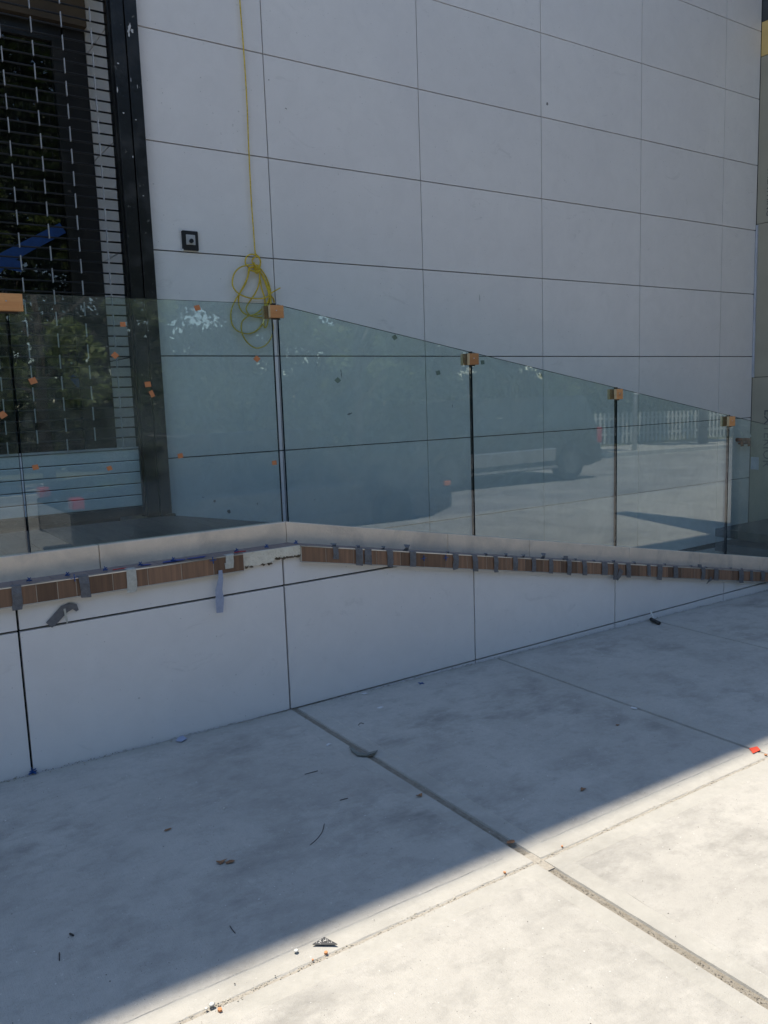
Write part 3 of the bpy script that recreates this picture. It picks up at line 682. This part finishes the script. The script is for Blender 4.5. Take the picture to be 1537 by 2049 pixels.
edge_tape(162, .042, 'grey tape strip over the level edging above the torn tape on the wall', bot=.092, top=.035, skew=.004)
edge_tape(262, .050, 'whitish translucent tape strip over the middle of the level edging', 'white_tape', bot=.094, top=.035, skew=-.01, group='pale tapes over the level edging')
edge_tape(462, .046, 'short torn whitish tape near the right end of the level edging', 'white_tape', bot=.045, top=.03, skew=-.008, group='pale tapes over the level edging')
# stray curled tape tabs sticking up behind the edging
tabs = [(668, 1085), (717, 1089), (766, 1091), (812, 1089), (896, 1098), (973, 1104), (1012, 1106), (1046, 1109), (1086, 1106), (1128, 1115), (1151, 1113), (1190, 1119), (1227, 1119), (1271, 1123), (1331, 1128), (1384, 1130), (1401, 1128), (1414, 1128), (1462, 1133), (1484, 1135)]
for k, (px, py) in enumerate(tabs):
    Y = YL+.02; c = onY(px, py, Y); c.z = max(lz(c.x)+.004, c.z-.01); big = px in (812, 1086)
    hh, ww = (.035, .022) if big else (random.uniform(.010, .020), random.uniform(.012, .020)); lean = random.uniform(-.01, .012) if not big else .012
    V = [(c.x-ww, Y, lz(c.x-ww)-.001), (c.x+ww*.8, Y+.004, lz(c.x+ww)-.001), (c.x-ww*.8+lean, Y+.012, lz(c.x)+hh), (c.x+ww+lean, Y+.006, lz(c.x)+hh*.8), (c.x-ww*.5+lean*.5, Y-.004, lz(c.x)+hh*.5), (c.x+ww*.6+lean*.5, Y-.002, lz(c.x)+hh*.45)]
    mb = MB().add(V, [(0, 1, 5, 4), (4, 5, 3, 2)]); mb.add([(a, b+.0008, cc) for a, b, cc in V], [(4, 5, 1, 0), (2, 3, 5, 4)])
    tag(build(mb, 'tape_curl', 'grey_tape'), ('large ' if big else 'small ')+'dark curl of tape standing on the ledge, %s curl right of the mortar gap' % ordn[k], 'tape', 'curls of tape standing on the ledge')
# hanging strips of tape
strip3([(441, 1141), (442, 1158), (438, 1180), (440, 1200), (440, 1226)], [.018, .026, .036, .040, .034], YL-.030, 'tape_strip', 'pale_blue_tape', 'long pale blue tape strip dangling from the level edging over the wall joint', 'tape')
strip3([(98, 1251), (112, 1237), (128, 1219), (142, 1212)], [.036, .038, .036, .030], YL-.004, 'tape_strip', 'grey_tape', 'torn grey tape stuck at a slant on the low wall above the joint', 'tape', th=.003)
strip3([(137, 1211), (150, 1214), (155, 1222)], [.02, .024, .012], YL-.009, 'tape_strip', 'grey_tape', 'curled right end of the torn grey tape on the low wall', 'tape', th=.001)
strip3([(129, 1218), (133, 1238), (135, 1249)], [.008, .009, .004], YL-.010, 'tape_strip', 'white_tape', 'thin pale thread of tape hanging from the torn grey tape', 'tape', th=.0008)
strip3([(1244, 1140), (1239, 1152), (1235, 1161)], [.045, .035, .012], Ft-.004, 'tape_strip', 'grey_tape', 'loose grey tape tail hanging below the sloping edging right of its middle', 'tape', th=.001)
strip3([(1424, 1157), (1418, 1163), (1414, 1168)], [.03, .015, .005], Ft-.003, 'tape_strip', 'grey_tape', 'thin dark tape tail below the edging near the right end', 'tape', th=.001)
# blue tile spacers
def cross(c, s, plane='Z', a=0, th=.0035):
    mb = MB()
    for q in (0, math.pi/2):
        ca, sa = math.cos(a+q), math.sin(a+q); P = []
        for u, v in ((-s, -th/2), (s, -th/2), (s, th/2), (-s, th/2)):
            uu, vv = u*ca-v*sa, u*sa+v*ca
            P.append((c.x+uu, c.y+vv, c.z) if plane == 'Z' else (c.x+uu, c.y, c.z+vv))
        mb.prism(P, (0, 0, th+.0003*q) if plane == 'Z' else (0, -th-.0003*q, 0))
    return mb
spc = [(57, 1148, 'left of the slanted tape'), (134, 1138, 'above the second grey tape from the left'), (210, 1128, 'left of the whitish tape'), (280, 1120, 'right of the whitish tape'), (346, 1112, 'upon the blue paper'), (473, 1095, 'just above the short torn whitish tape'), (533, 1087, 'over the bare mortar gap'), (592, 1083, 'at the right end of the mortar gap')]
for px, py, lab in spc:
    c = onY(px, py, YL+.03); c.z = lz(c.x)+.004
    mb = cross(c, .012, 'Z', random.uniform(0, 1.5)); v = Vector((c.x, c.y, c.z+.009)); mb2 = cross(v, .009, 'Y', random.uniform(.2, .7))
    mb.add(mb2.v, mb2.f)
    tag(build(mb, 'tile_spacer', 'spacer_blue'), 'blue cross-shaped tile spacer on the ledge '+lab, 'tile spacer', 'blue tile spacers')
for px, py, lab in ((149, 1156, 'left part of the level edging'), (426, 1121, 'right part of the level edging'), (848, 1117, 'sloping edging, nearer the mortar gap'), (892, 1116, 'sloping edging, farther from the mortar gap')):
    c = onY(px, py, Ft+.0005)
    tag(build(cross(c, .016, 'Y', .05), 'tile_spacer', 'spacer_blue'), 'blue spacer in a front joint, '+lab, 'tile spacer', 'blue tile spacers')
for (px, py, w1, w2, a, lab) in ((348, 1114, .06, .022, .1, 'blue paper scrap lying on the ledge under a spacer'), (393, 1110, .05, .016, .05, 'second blue paper scrap right of the larger one on the ledge'), (292, 1123, .025, .012, 0, 'small blue paper scrap right of the whitish tape')):
    c = onY(px, py, YL+.035); c.z = lz(c.x)+.0005; P = []
    for u, v in ((-1, -.8), (.6, -1), (1, .1), (.3, 1), (-.8, .7)): P.append((c.x+u*w1, c.y+v*w2, c.z+random.uniform(0, .003)))
    tag(build(MB().prism(P, (0, 0, .0008)), 'paper_scrap', 'blue_paper'), lab, 'paper', 'blue paper scraps on the ledge')
for px, py, lab in ((240, 1130, 'thin red plastic strip on the ledge left of the whitish tape'), (482, 1099, 'thin red plastic strip on the ledge at the end of the level edging')):
    c = onY(px, py, YL+.01); z = lz(c.x)+.003
    tag(build(MB().tube([(c.x-.03, YL+.02, z), (c.x, YL+.012, z+.002), (c.x+.028, YL+.016, z)], .0025, 5), 'plastic_strip', 'red_plastic'), lab, 'plastic strip')

# ------------------------------------------------------------------ litter on the pavement
def gpoly(pts, name, mat, label, cat, th=.002, group=None, lift=.0008, curl=0):
    P = [onG(*p) for p in pts]; c = sum(P, Vector())/len(P)
    V = [(p.x, p.y, gz(p.x)+lift+curl*((p-c).length/.03)*random.uniform(.2, 1)) for p in P]
    return tag(build(MB().prism(V, (0, 0, th)), name, mat), label, cat, group)
# perforated triangle: outline bars + lattice
P = [onG(626, 1892), onG(649, 1878), onG(675, 1892)]; P = [Vector((p.x, p.y, gz(p.x)+.0025)) for p in P]
mb = MB().prism([p for p in P], (0, 0, .0015))
tri = thing('metal_offcut', P[1], 'small dark perforated metal triangle lying near the pavement joint', 'metal scrap')
build(mb, 'plate', 'mesh_metal', tri)
hm = MB()
for k in range(26):
    a, b = sorted((random.random(), random.random())); q = P[0]*a+P[1]*(b-a)+P[2]*(1-b); r_ = random.uniform(.0009, .0019)
    hm.prism([(q.x+r_*math.cos(t*1.05), q.y+r_*math.sin(t*1.05), q.z+.0016) for t in range(6)], (0, 0, .0004))
build(hm, 'burrs', 'stone_white', tri)
for i in range(3): build(MB().tube([P[i]+Vector((0, 0, .001)), P[(i+1)%3]+Vector((0, 0, .001))], .0013, 5), 'rim', 'mesh_metal', tri)
def leaf(px, py, s, label, mat='leaf_brown'):
    c = onG(px, py); a0 = random.uniform(0, 6); P = []
    for k in range(9):
        a = 2*math.pi*k/9; r = s*(1+.35*math.sin(3*a+1)+random.uniform(-.15, .15)); P.append(Vector((c.x+r*math.cos(a+a0), c.y+.6*r*math.sin(a+a0), gz(c.x)+.002+abs(math.sin(a))*s*.35)))
    n = len(P); c2 = Vector((c.x, c.y, gz(c.x)+.0015)); mb = MB().add([c2]+P, [(0, k+1, (k+1) % n+1) for k in range(n)])
    mb.add([c2+Vector((0,0,.001))]+[p+Vector((0,0,.001)) for p in P], [(0, (k+1) % n+1, k+1) for k in range(n)])
    tag(build(mb, 'dry_leaf', mat), label, 'leaf', 'dry leaves on the pavement')
leaf(443, 1727, .017, 'left of the two dry brown leaves side by side in the shade')
leaf(461, 1727, .015, 'right of the two dry brown leaves side by side in the shade')
leaf(1023, 1687, .016, 'curled brown leaf in the wide joint at the shadow edge')
leaf(1167, 1581, .014, 'small brown leaf on the shaded slab right of the wide joint')
leaf(840, 1593, .014, 'pale brown leaf beside the wide joint in the shade')
leaf(1236, 1452, .010, 'tiny reddish leaf near the thin joint in the shade')
leaf(336, 1662, .012, 'faint reddish leaf in the middle of the shaded slab')
leaf(720, 1381, .014, 'reddish brown clump against the foot of the low wall')
for px, py, s, lab in ((653, 1907, .011, 'orange chip just below the metal triangle'), (440, 2021, .012, 'orange chip at the bottom edge of the photo'), (626, 1921, .005, 'tiny orange chip left of the one below the triangle'), (1532, 1511, .010, 'orange chip at the right edge beside the red square'), (1125, 1694, .007, 'orange crumb in the joint right of the crossing'), (1010, 1746, .008, 'orange crumb in the joint left of the crossing')):
    s *= .58; c = onG(px, py); P = [(c.x+s*random.uniform(.7, 1.2)*math.cos(a), c.y+s*random.uniform(.7, 1.2)*math.sin(a), gz(c.x)-.001) for a in [k*1.047 for k in range(6)]]
    tag(build(MB().prism(P, (0, 0, s*.5+.002)), 'orange_chip', 'chip_orange'), lab, 'chip', 'orange chips on the pavement')
gpoly([(1499, 1498), (1515, 1494), (1522, 1501), (1507, 1508)], 'red_square', 'red_paper', 'bright red square of paper on the sunlit pavement at the right edge', 'paper', .001)
def stick(pts, r, label, mat='twig', name='twig', cat='twig', group='dark twigs on the pavement'):
    r *= .75
    P = [onG(*p) for p in pts]; P = [Vector((p.x, p.y, gz(p.x)+r*1.1)) for p in P]
    tag(build(MB().tube(smooth(P, 3), r, 5), name, mat, smooth=True), label, cat, group)
stick([(649, 1649), (645, 1665), (634, 1680), (621, 1691)], .0016, 'curved thin dark twig on the shaded slab left of the wide joint')
stick([(680, 1602), (696, 1598)], .002, 'short straight twig above the curved one')
stick([(119, 1907), (119, 1923)], .002, 'short twig standing across at the lower left')
stick([(460, 1853), (465, 1861), (471, 1868)], .0015, 'small thin twig below the two brown leaves')
stick([(717, 1452), (722, 1447), (728, 1449)], .002, 'tiny dark curl near the pale wall end of the wide joint')
stick([(610, 1550), (636, 1543)], .002, 'dark nail with a round head in the shade', 'pencil_black', 'nail', 'nail', None)
stick([(140, 1870), (147, 1874)], .004, 'dark screw in the shade at the lower left', 'pencil_black', 'screw', 'screw', None)
for px, py, s, lab in ((593, 1905, .009, 'white pebble left of the metal triangle'), (424, 2013, .010, 'larger white pebble by the bottom orange chip'), (413, 2020, .006, 'smaller white pebble left of the larger one at the bottom'), (320, 1600, .005, 'tiny white stone in the middle of the shaded slab'), (449, 1618, .005, 'tiny white ring-like stone right of the other')):
    c = onG(px, py); V = []; F = []
    mb = MB()
    rings = [(0, .25), (.6, .9), (1.0, .55)]
    for t, rr in rings:
        for k in range(7): a = 2*math.pi*k/7; V.append((c.x+s*rr*math.cos(a)*random.uniform(.8, 1.1), c.y+s*rr*math.sin(a)*random.uniform(.8, 1.1), gz(c.x)+s*t*.8))
    for i in range(2):
        for k in range(7): F.append((i*7+k, i*7+(k+1) % 7, i*7+7+(k+1) % 7, i*7+7+k))
    F += [tuple(range(7))[::-1], tuple(range(14, 21))]
    tag(build(mb.add(V, F), 'pebble', 'stone_white', smooth=True), lab, 'pebble', 'white pebbles on the pavement')
gpoly([(754, 1417), (762, 1414), (768, 1415), (760, 1418)], 'paper_scrap', 'white_paper', 'white paper scrap on the pavement near the low wall', 'paper', .001)
gpoly([(652, 1492), (657, 1488), (664, 1489), (659, 1491), (656, 1494)], 'paper_scrap', 'white_paper', 'curled white paper bit left of the grey plastic scrap', 'paper', .002)
gpoly([(722, 1388), (731, 1386), (737, 1388), (729, 1390)], 'paper_scrap', 'white_paper', 'white flake lying below the reddish clump by the wall', 'paper', .001)
gpoly([(699, 1497), (707, 1499), (716, 1507), (732, 1510), (745, 1507), (756, 1504), (752, 1510), (736, 1515), (716, 1514), (705, 1506)], 'plastic_scrap', 'plastic_scrap', 'crumpled grey-green plastic scrap lying in the wide joint', 'plastic', .004, curl=.003)
gpoly([(1264, 1414), (1276, 1417), (1273, 1420), (1262, 1417)], 'paper_scrap', 'white_paper', 'white flake on the thin pavement joint', 'paper', .001)
gpoly([(357, 1478), (366, 1474), (374, 1480), (364, 1486), (352, 1484)], 'paper_scrap', 'pale_blue_tape', 'pale blue crumpled tape scrap near the foot of the low wall', 'tape', .003, curl=.003)
c = onG(843, 1368); c.z = gz(c.x)+.001; tag(build(cross(c, .017, 'Z', .5), 'tile_spacer', 'spacer_blue'), 'blue tile spacer lying on the pavement below the low wall', 'tile spacer', 'blue tile spacers')
c = onG(66, 1547); c.z = gz(c.x)+.001; mb = cross(c, .02, 'Z', .5, .005); m2 = cross(Vector((c.x, c.y, c.z+.012)), .014, 'Y', .3, .004); mb.add(m2.v, m2.f)
tag(build(mb, 'tile_spacer', 'spacer_blue'), 'dark blue spacer cluster at the foot of the leftmost wall joint', 'tile spacer', 'blue tile spacers')
P = [onG(1303, 1243), onG(1319, 1251)]
mk = thing('marker_pen', P[0], 'black marker with a white stub beside the low wall at right', 'marker')
P = [Vector((p.x, p.y, gz(p.x)+.014)) for p in P]
build(MB().tube(P, .013, 8), 'barrel', 'pencil_black', mk, smooth=True)
q = onG(1308, 1242); build(MB().tube([(q.x, q.y, gz(q.x)+.02), (q.x-.01, q.y+.02, gz(q.x)+.07)], .008, 6), 'stub', 'white_plastic', mk)
# grit: uncountable crumbs, denser along the joints
def grit(name, n, fx, mat, label, smin, smax):
    V = []; F = []; base = np.array([(1, 0, 0), (-1, 0, 0), (0, 1, 0), (0, -1, 0), (0, 0, 1), (0, 0, -.3)], float)
    fc = [(0, 2, 4), (2, 1, 4), (1, 3, 4), (3, 0, 4), (2, 0, 5), (1, 2, 5), (3, 1, 5), (0, 3, 5)]
    for k in range(n):
        x, y, dz = fx(); s = random.uniform(smin, smax); o = len(V)
        for b in base*rng.uniform(.6, 1.3, (6, 3)): V.append((x+b[0]*s, y+b[1]*s, gz(x)+dz+max(b[2], -.2)*s*.7))
        F += [tuple(i+o for i in f) for f in fc]
    mb = MB(); mb.add(V, F); tag(build(mb, name, mat), label, 'grit', None, 'stuff')
grit('joint_grit', 1500, lambda: (random.uniform(-.3, 4.5), 1.826+random.gauss(0, .007), -.006+random.uniform(0, .004)), 'grit', 'sandy crumbs filling the pavement joint that runs along the shadow edge', .0012, .0035)
grit('sand_in_joint', 1500, lambda: (1.792+random.gauss(0, .005), random.uniform(.2, 3.55), -.011+random.uniform(0, .003)), 'joint_sand', 'dark sand grains filling the wide joint across the pavement', .001, .003)
grit('loose_grit', 420, lambda: (random.uniform(-.5, 6), random.uniform(.3, 3.5), .0004), 'stone_white', 'scattered pale crumbs over the whole pavement', .0008, .0024)
grit('dark_specks', 380, lambda: (random.uniform(-.5, 6), random.uniform(.3, 3.5), .0004), 'twig', 'scattered dark crumbs over the whole pavement', .0007, .0026)
grit('wall_foot_dust', 1500, lambda: (random.uniform(.2, 6.5), YL-abs(random.gauss(0, .018))-.003, .0), 'joint_sand', 'dust and crumbs gathered at the foot of the low wall', .001, .004)

# ------------------------------------------------------------------ what the glass reflects: street, cars, trees, fence
def car(name, x0, x1, yside, zb, prof, cab, width, mat, label, wheels, wr, lamp_l, lamp_r, hub='rim', faces=-1):
    """side profile (x along the car 0..1, z metres) lofted over the width; yside = the side facing the wall, body extends to yside-width"""
    L = x1-x0; t = thing(name, ((x0+x1)/2, yside-width/2, zb), label, 'car', 'cars on the street behind the camera')
    secs = [(0, .0, .90), (.05, .02, 1), (.5, .0, 1), (.95, .02, 1), (1, .0, .90)]
    mb = MB(); n = len(prof)
    for (u, dz, sh) in secs:
        for (a, z) in prof: mb.v.append((x0+L*(.5+(a-.5)*(1 if sh == 1 else .985)), yside-u*width, zb+z*(1 if sh == 1 else .97)+(.0)))
    for i in range(len(secs)-1):
        for k in range(n): mb.f.append((i*n+k, i*n+(k+1) % n, (i+1)*n+(k+1) % n, (i+1)*n+k)); mb.mi.append(0)
    mb.f += [tuple(range(n)), tuple(range((len(secs)-1)*n, len(secs)*n))[::-1]]; mb.mi += [0, 0]
    build(mb, 'body', mat, t, bevel=.03)
    mb = MB(); m_ = len(cab)
    for u, s in ((.06, .0), (.13, .93), (.87, .93), (.94, .0)):
        for (a, z) in cab:
            zz = z; mb.v.append((x0+L*a, yside-(u if z > cab[0][1]+.05 else (.03 if u < .5 else .97))*width, zb+zz))
    for i in range(3):
        for k in range(m_): mb.f.append((i*m_+k, i*m_+(k+1) % m_, (i+1)*m_+(k+1) % m_, (i+1)*m_+k)); mb.mi.append(0)
    mb.f += [tuple(range(m_)), tuple(range(3*m_, 4*m_))[::-1]]; mb.mi += [0, 0]
    build(mb, 'cabin', 'car_glass', t)
    zr = max(z for _, z in cab); xs = [a for a, z in cab if z > zr-.12]
    build(MB().box((x0+L*min(xs), yside-.90*width, zb+zr-.01), (x0+L*max(xs), yside-.10*width, zb+zr+.03)), 'roof', mat, t, bevel=.02)
    for a in wheels:
        for yy, s in ((yside+.01, -1), (yside-width-.01, 1)):
            cx__ = x0+L*a
            w_ = build(MB().tube([(cx__, yy, zb+wr), (cx__, yy+s*.22, zb+wr)], wr, 20), 'tyre', 'tyre', t, smooth=False)
            build(MB().tube([(cx__, yy-s*.008, zb+wr), (cx__, yy+s*.02, zb+wr)], wr*.62, 14), 'rim', hub, t)
    for (a, z, w_, hgt, m2, nm) in (lamp_l, lamp_r):
        for yy in (yside+.012, yside-width+.2): build(MB().box((x0+L*a-w_/2, yy-.2, zb+z-hgt/2), (x0+L*a+w_/2, yy, zb+z+hgt/2)), nm, m2, t, bevel=.02)
    xa, xb = x0+L*(wheels[0]+.09), x0+L*(wheels[1]-.09)
    build(MB().prism([(xa, yside-.01, zb+.40), (xa, yside+.035, zb+.72), (xa, yside-.01, zb+.76)], (xb-xa, 0, 0)), 'road_sheen_wedge', mat if mat == 'car_blue' else 'road_sheen', t)  # added wedge, tilted down to mirror the road; pale grey on the SUV
    build(MB().box((xa, yside-.02, zb+.33), (xb, yside+.05, zb+.375)), 'rocker_strip', 'chrome' if mat != 'car_blue' else mat, t)  # chrome on the SUV stands in for the sill's bright reflected line
    zc = cab[0][1]
    for q in range(3):
        u = .30+.19*q; build(MB().box((x0+L*u, yside-.05, zc+.02), (x0+L*u+.03, yside-.03, zr-.03)), 'pillar', mat, t)
    for q in range(2): build(MB().box((x0+L*(.40+.22*q), yside, zc-.10), (x0+L*(.40+.22*q)+.16, yside+.02, zc-.07)), 'door_handle', 'chrome', t)
    return t
sed = [(0, .35), (0, .72), (.03, .90), (.20, .98), (.72, .96), (.93, .82), (1, .66), (1, .3), (.93, .2), (.07, .2)]
sedc = [(.17, .96), (.27, 1.36), (.33, 1.42), (.58, 1.43), (.74, .95)]
car('dark_sedan', 2.0, 7.1, -1.5, -.28, sed, sedc, 1.8, 'car_blue', 'dark blue parked sedan seen only as a reflection in the railing glass', (.18, .80), .32,
    (.015, .80, .13, .13, 'lamp_red', 'tail_lamp'), (.985, .60, .12, .08, 'amber', 'marker_lamp'), hub='tyre')
suv = [(0, .4), (0, .85), (.02, 1.12), (.26, 1.16), (.98, 1.16), (1, .6), (1, .42), (.93, .34), (.07, .34)]
suvc = [(.24, 1.14), (.33, 1.72), (.37, 1.80), (.93, 1.80), (.985, 1.14)]
car('dark_suv', 9.0, 14.2, -5.0, -.38, suv, suvc, 2.0, 'car_dark', 'dark sport utility vehicle seen side-on as a reflection in the sloping glass', (.17, .81), .40,
    (.02, .95, .10, .15, 'rim', 'headlight'), (.985, .95, .16, .35, 'lamp_red', 'tail_lamp'), hub='rim')
# trees
def crown(rx, rz_, n, ls, seed, mat='leaf_dark', ncl=46, tight=.62):
    r = np.random.default_rng(seed); cl_ = r.normal(size=(ncl, 3)); cl_ /= np.linalg.norm(cl_, axis=1)[:, None]
    cl_ *= r.uniform(.35, 1, (ncl, 1))**.6; cl_ *= (rx, rx, rz_); sz = r.uniform(.25, .55, ncl)*rx*tight
    k = r.integers(0, ncl, n); d_ = r.normal(size=(n, 3)); d_ /= np.linalg.norm(d_, axis=1)[:, None]
    c = cl_[k]+d_*sz[k][:, None]*r.uniform(.4, 1, (n, 1))**.5*(1, 1, .7)
    nrm = r.normal(size=(n, 3))+(0, 0, .8); nrm /= np.linalg.norm(nrm, axis=1)[:, None]
    t1 = np.cross(nrm, r.normal(size=(n, 3))); t1 /= np.linalg.norm(t1, axis=1)[:, None]; t2 = np.cross(nrm, t1)
    s = ls*r.uniform(.6, 1.3, (n, 1))
    V = np.stack([c-t1*s, c+t2*s*.55, c+t1*s, c-t2*s*.55], 1).reshape(-1, 3)
    me = bpy.data.meshes.new('crown'); me.vertices.add(4*n); me.vertices.foreach_set('co', V.ravel().astype('f'))
    me.loops.add(4*n); me.loops.foreach_set('vertex_index', np.arange(4*n)); me.polygons.add(n)
    me.polygons.foreach_set('loop_start', np.arange(0, 4*n, 4)); me.materials.append(MAT[mat]); me.update(); me.validate(); return me
CR_ = [crown(3.1, 2.9, 15000, .085, 3), crown(3.6, 3.6, 16000, .095, 5)]
CL_ = [crown(3.2, 3.1, 9000, .12, 13, 'leaf_green', 34, .42), crown(3.6, 3.6, 10000, .12, 15, 'leaf_green', 38, .42)]
def limbs(h, seed):
    random.seed(seed); mb = MB().tube([(0, 0, -.3), (.05, 0, h*.35), (-.05, .06, h*.7), (.08, 0, h)], [.19, .15, .11, .05], 9)
    for k in range(7):
        a = k*2.4; z = h*(.42+.07*k); L = random.uniform(1.2, 2.1)
        mb.tube([(0, 0, z), (L*.5*math.cos(a), L*.5*math.sin(a), z+.6), (L*math.cos(a), L*math.sin(a), z+1.5)], [.07, .045, .015], 6)
    return mb.mesh('trunk', 'bark', True)
TR = [limbs(5.2, 1), limbs(6.4, 2)]
trees = [(10.9, -9.9, 0, .74, 'young street tree across the road, reflected right of the corner joint'), (18.6, -10.2, 1, .66, 'street tree across the road, reflected above the rear of the dark vehicle'),
 (3.6, -10.2, 1, .72, 'street tree across the road, reflected in the dark shopfront'), (26.0, -10.6, 0, .9, 'street tree across the road, reflected beside the fence'),
 (-3.5, -10.3, 0, .85, 'leafy street tree farthest left across the road'), (34, -10.8, 1, .85, 'leafy street tree farthest right across the road')]
for k in range(14): trees.append((-20+k*5.2+random.uniform(-1, 1), -17.5-random.uniform(0, 2.5), (k+1) % 2, 1.3+random.uniform(-.1, .25), 'background tree in the middle row across the street, %s from its left end' % ordn[k]))
for k in range(13): trees.append((-24+k*7+random.uniform(-1, 1), -25-random.uniform(0, 3), k % 2, 2.2+random.uniform(-.1, .3), 'tall tree in the back row across the street, %s from its left end' % ordn[k]))
for k, (x, y, ty, s, lab) in enumerate(trees):
    t = thing('street_tree', (x, y, gz(x)-.1), lab, 'tree', 'trees across the street'); t.scale = (s, s, s); t.rotation_euler = (0, 0, k*1.7)
    link('trunk', TR[ty], t); link('crown', (CL_ if k < 6 else CR_)[ty], t, (0, 0, 5.2 if ty == 0 else 6.3))
bush = crown(1.5, .9, 5000, .07, 9)
for k in range(22):
    o = link('shrub', bush, None, (-20+k*3.0, -15.6-(k % 3)*.6, gz(-20+k*3.0)+1.3)); o.scale = (1.5, 1, 1.9); tag(o, 'dense green shrub behind the fence across the street, %s from the left' % ordn[k], 'shrub', 'shrubs behind the far fence')
for k in range(15):
    o = link('shrub', bush, None, (-24+k*5.3, -19.5-(k % 2)*1.2, gz(-24+k*5.3)+2.2)); o.scale = (2.5, 1.6, 3.4); o.rotation_euler = (0, 0, k); tag(o, 'tall dense bush under the trees across the street, %s from the left' % ordn[k], 'shrub', 'tall bushes under the far trees')
fn = thing('picket_fence', (27, -13.4, 0), 'pale picket fence across the street, reflected in the sloping glass', 'fence')
pk = MB().box((-.06, -.012, 0), (.06, .012, 1.15)).mesh('picket', 'fence_paint')
for k in range(92):
    x = 16+k*.25; link('picket', pk, fn, Vector((x, -13.4, gz(x)-.05))-fn.location)
for z in (.25, .85): build(MB().box((15.9, -13.45, z), (38.6, -13.41, z+.07), skew=lambda v: (v[0], v[1], v[2]+gz(v[0]))), 'rail', 'fence_paint', fn)
pl = thing('lamp_post', (21, -9.6, -.3), 'pale lamp post across the street, reflected as a white streak', 'lamp post')
build(MB().tube([(21, -9.6, -.35), (21, -9.6, 3.6)], [.08, .05], 10), 'pole', 'pole_metal', pl, smooth=True)
build(MB().box((20.88, -9.55, 1.4), (21.12, -9.52, 2.3)), 'banner', 'sign_white', pl)
build(MB().tube([(21, -9.6, 3.6), (21, -9.6, 3.95)], [.16, .10], 10), 'lamp_head', 'sign_white', pl)
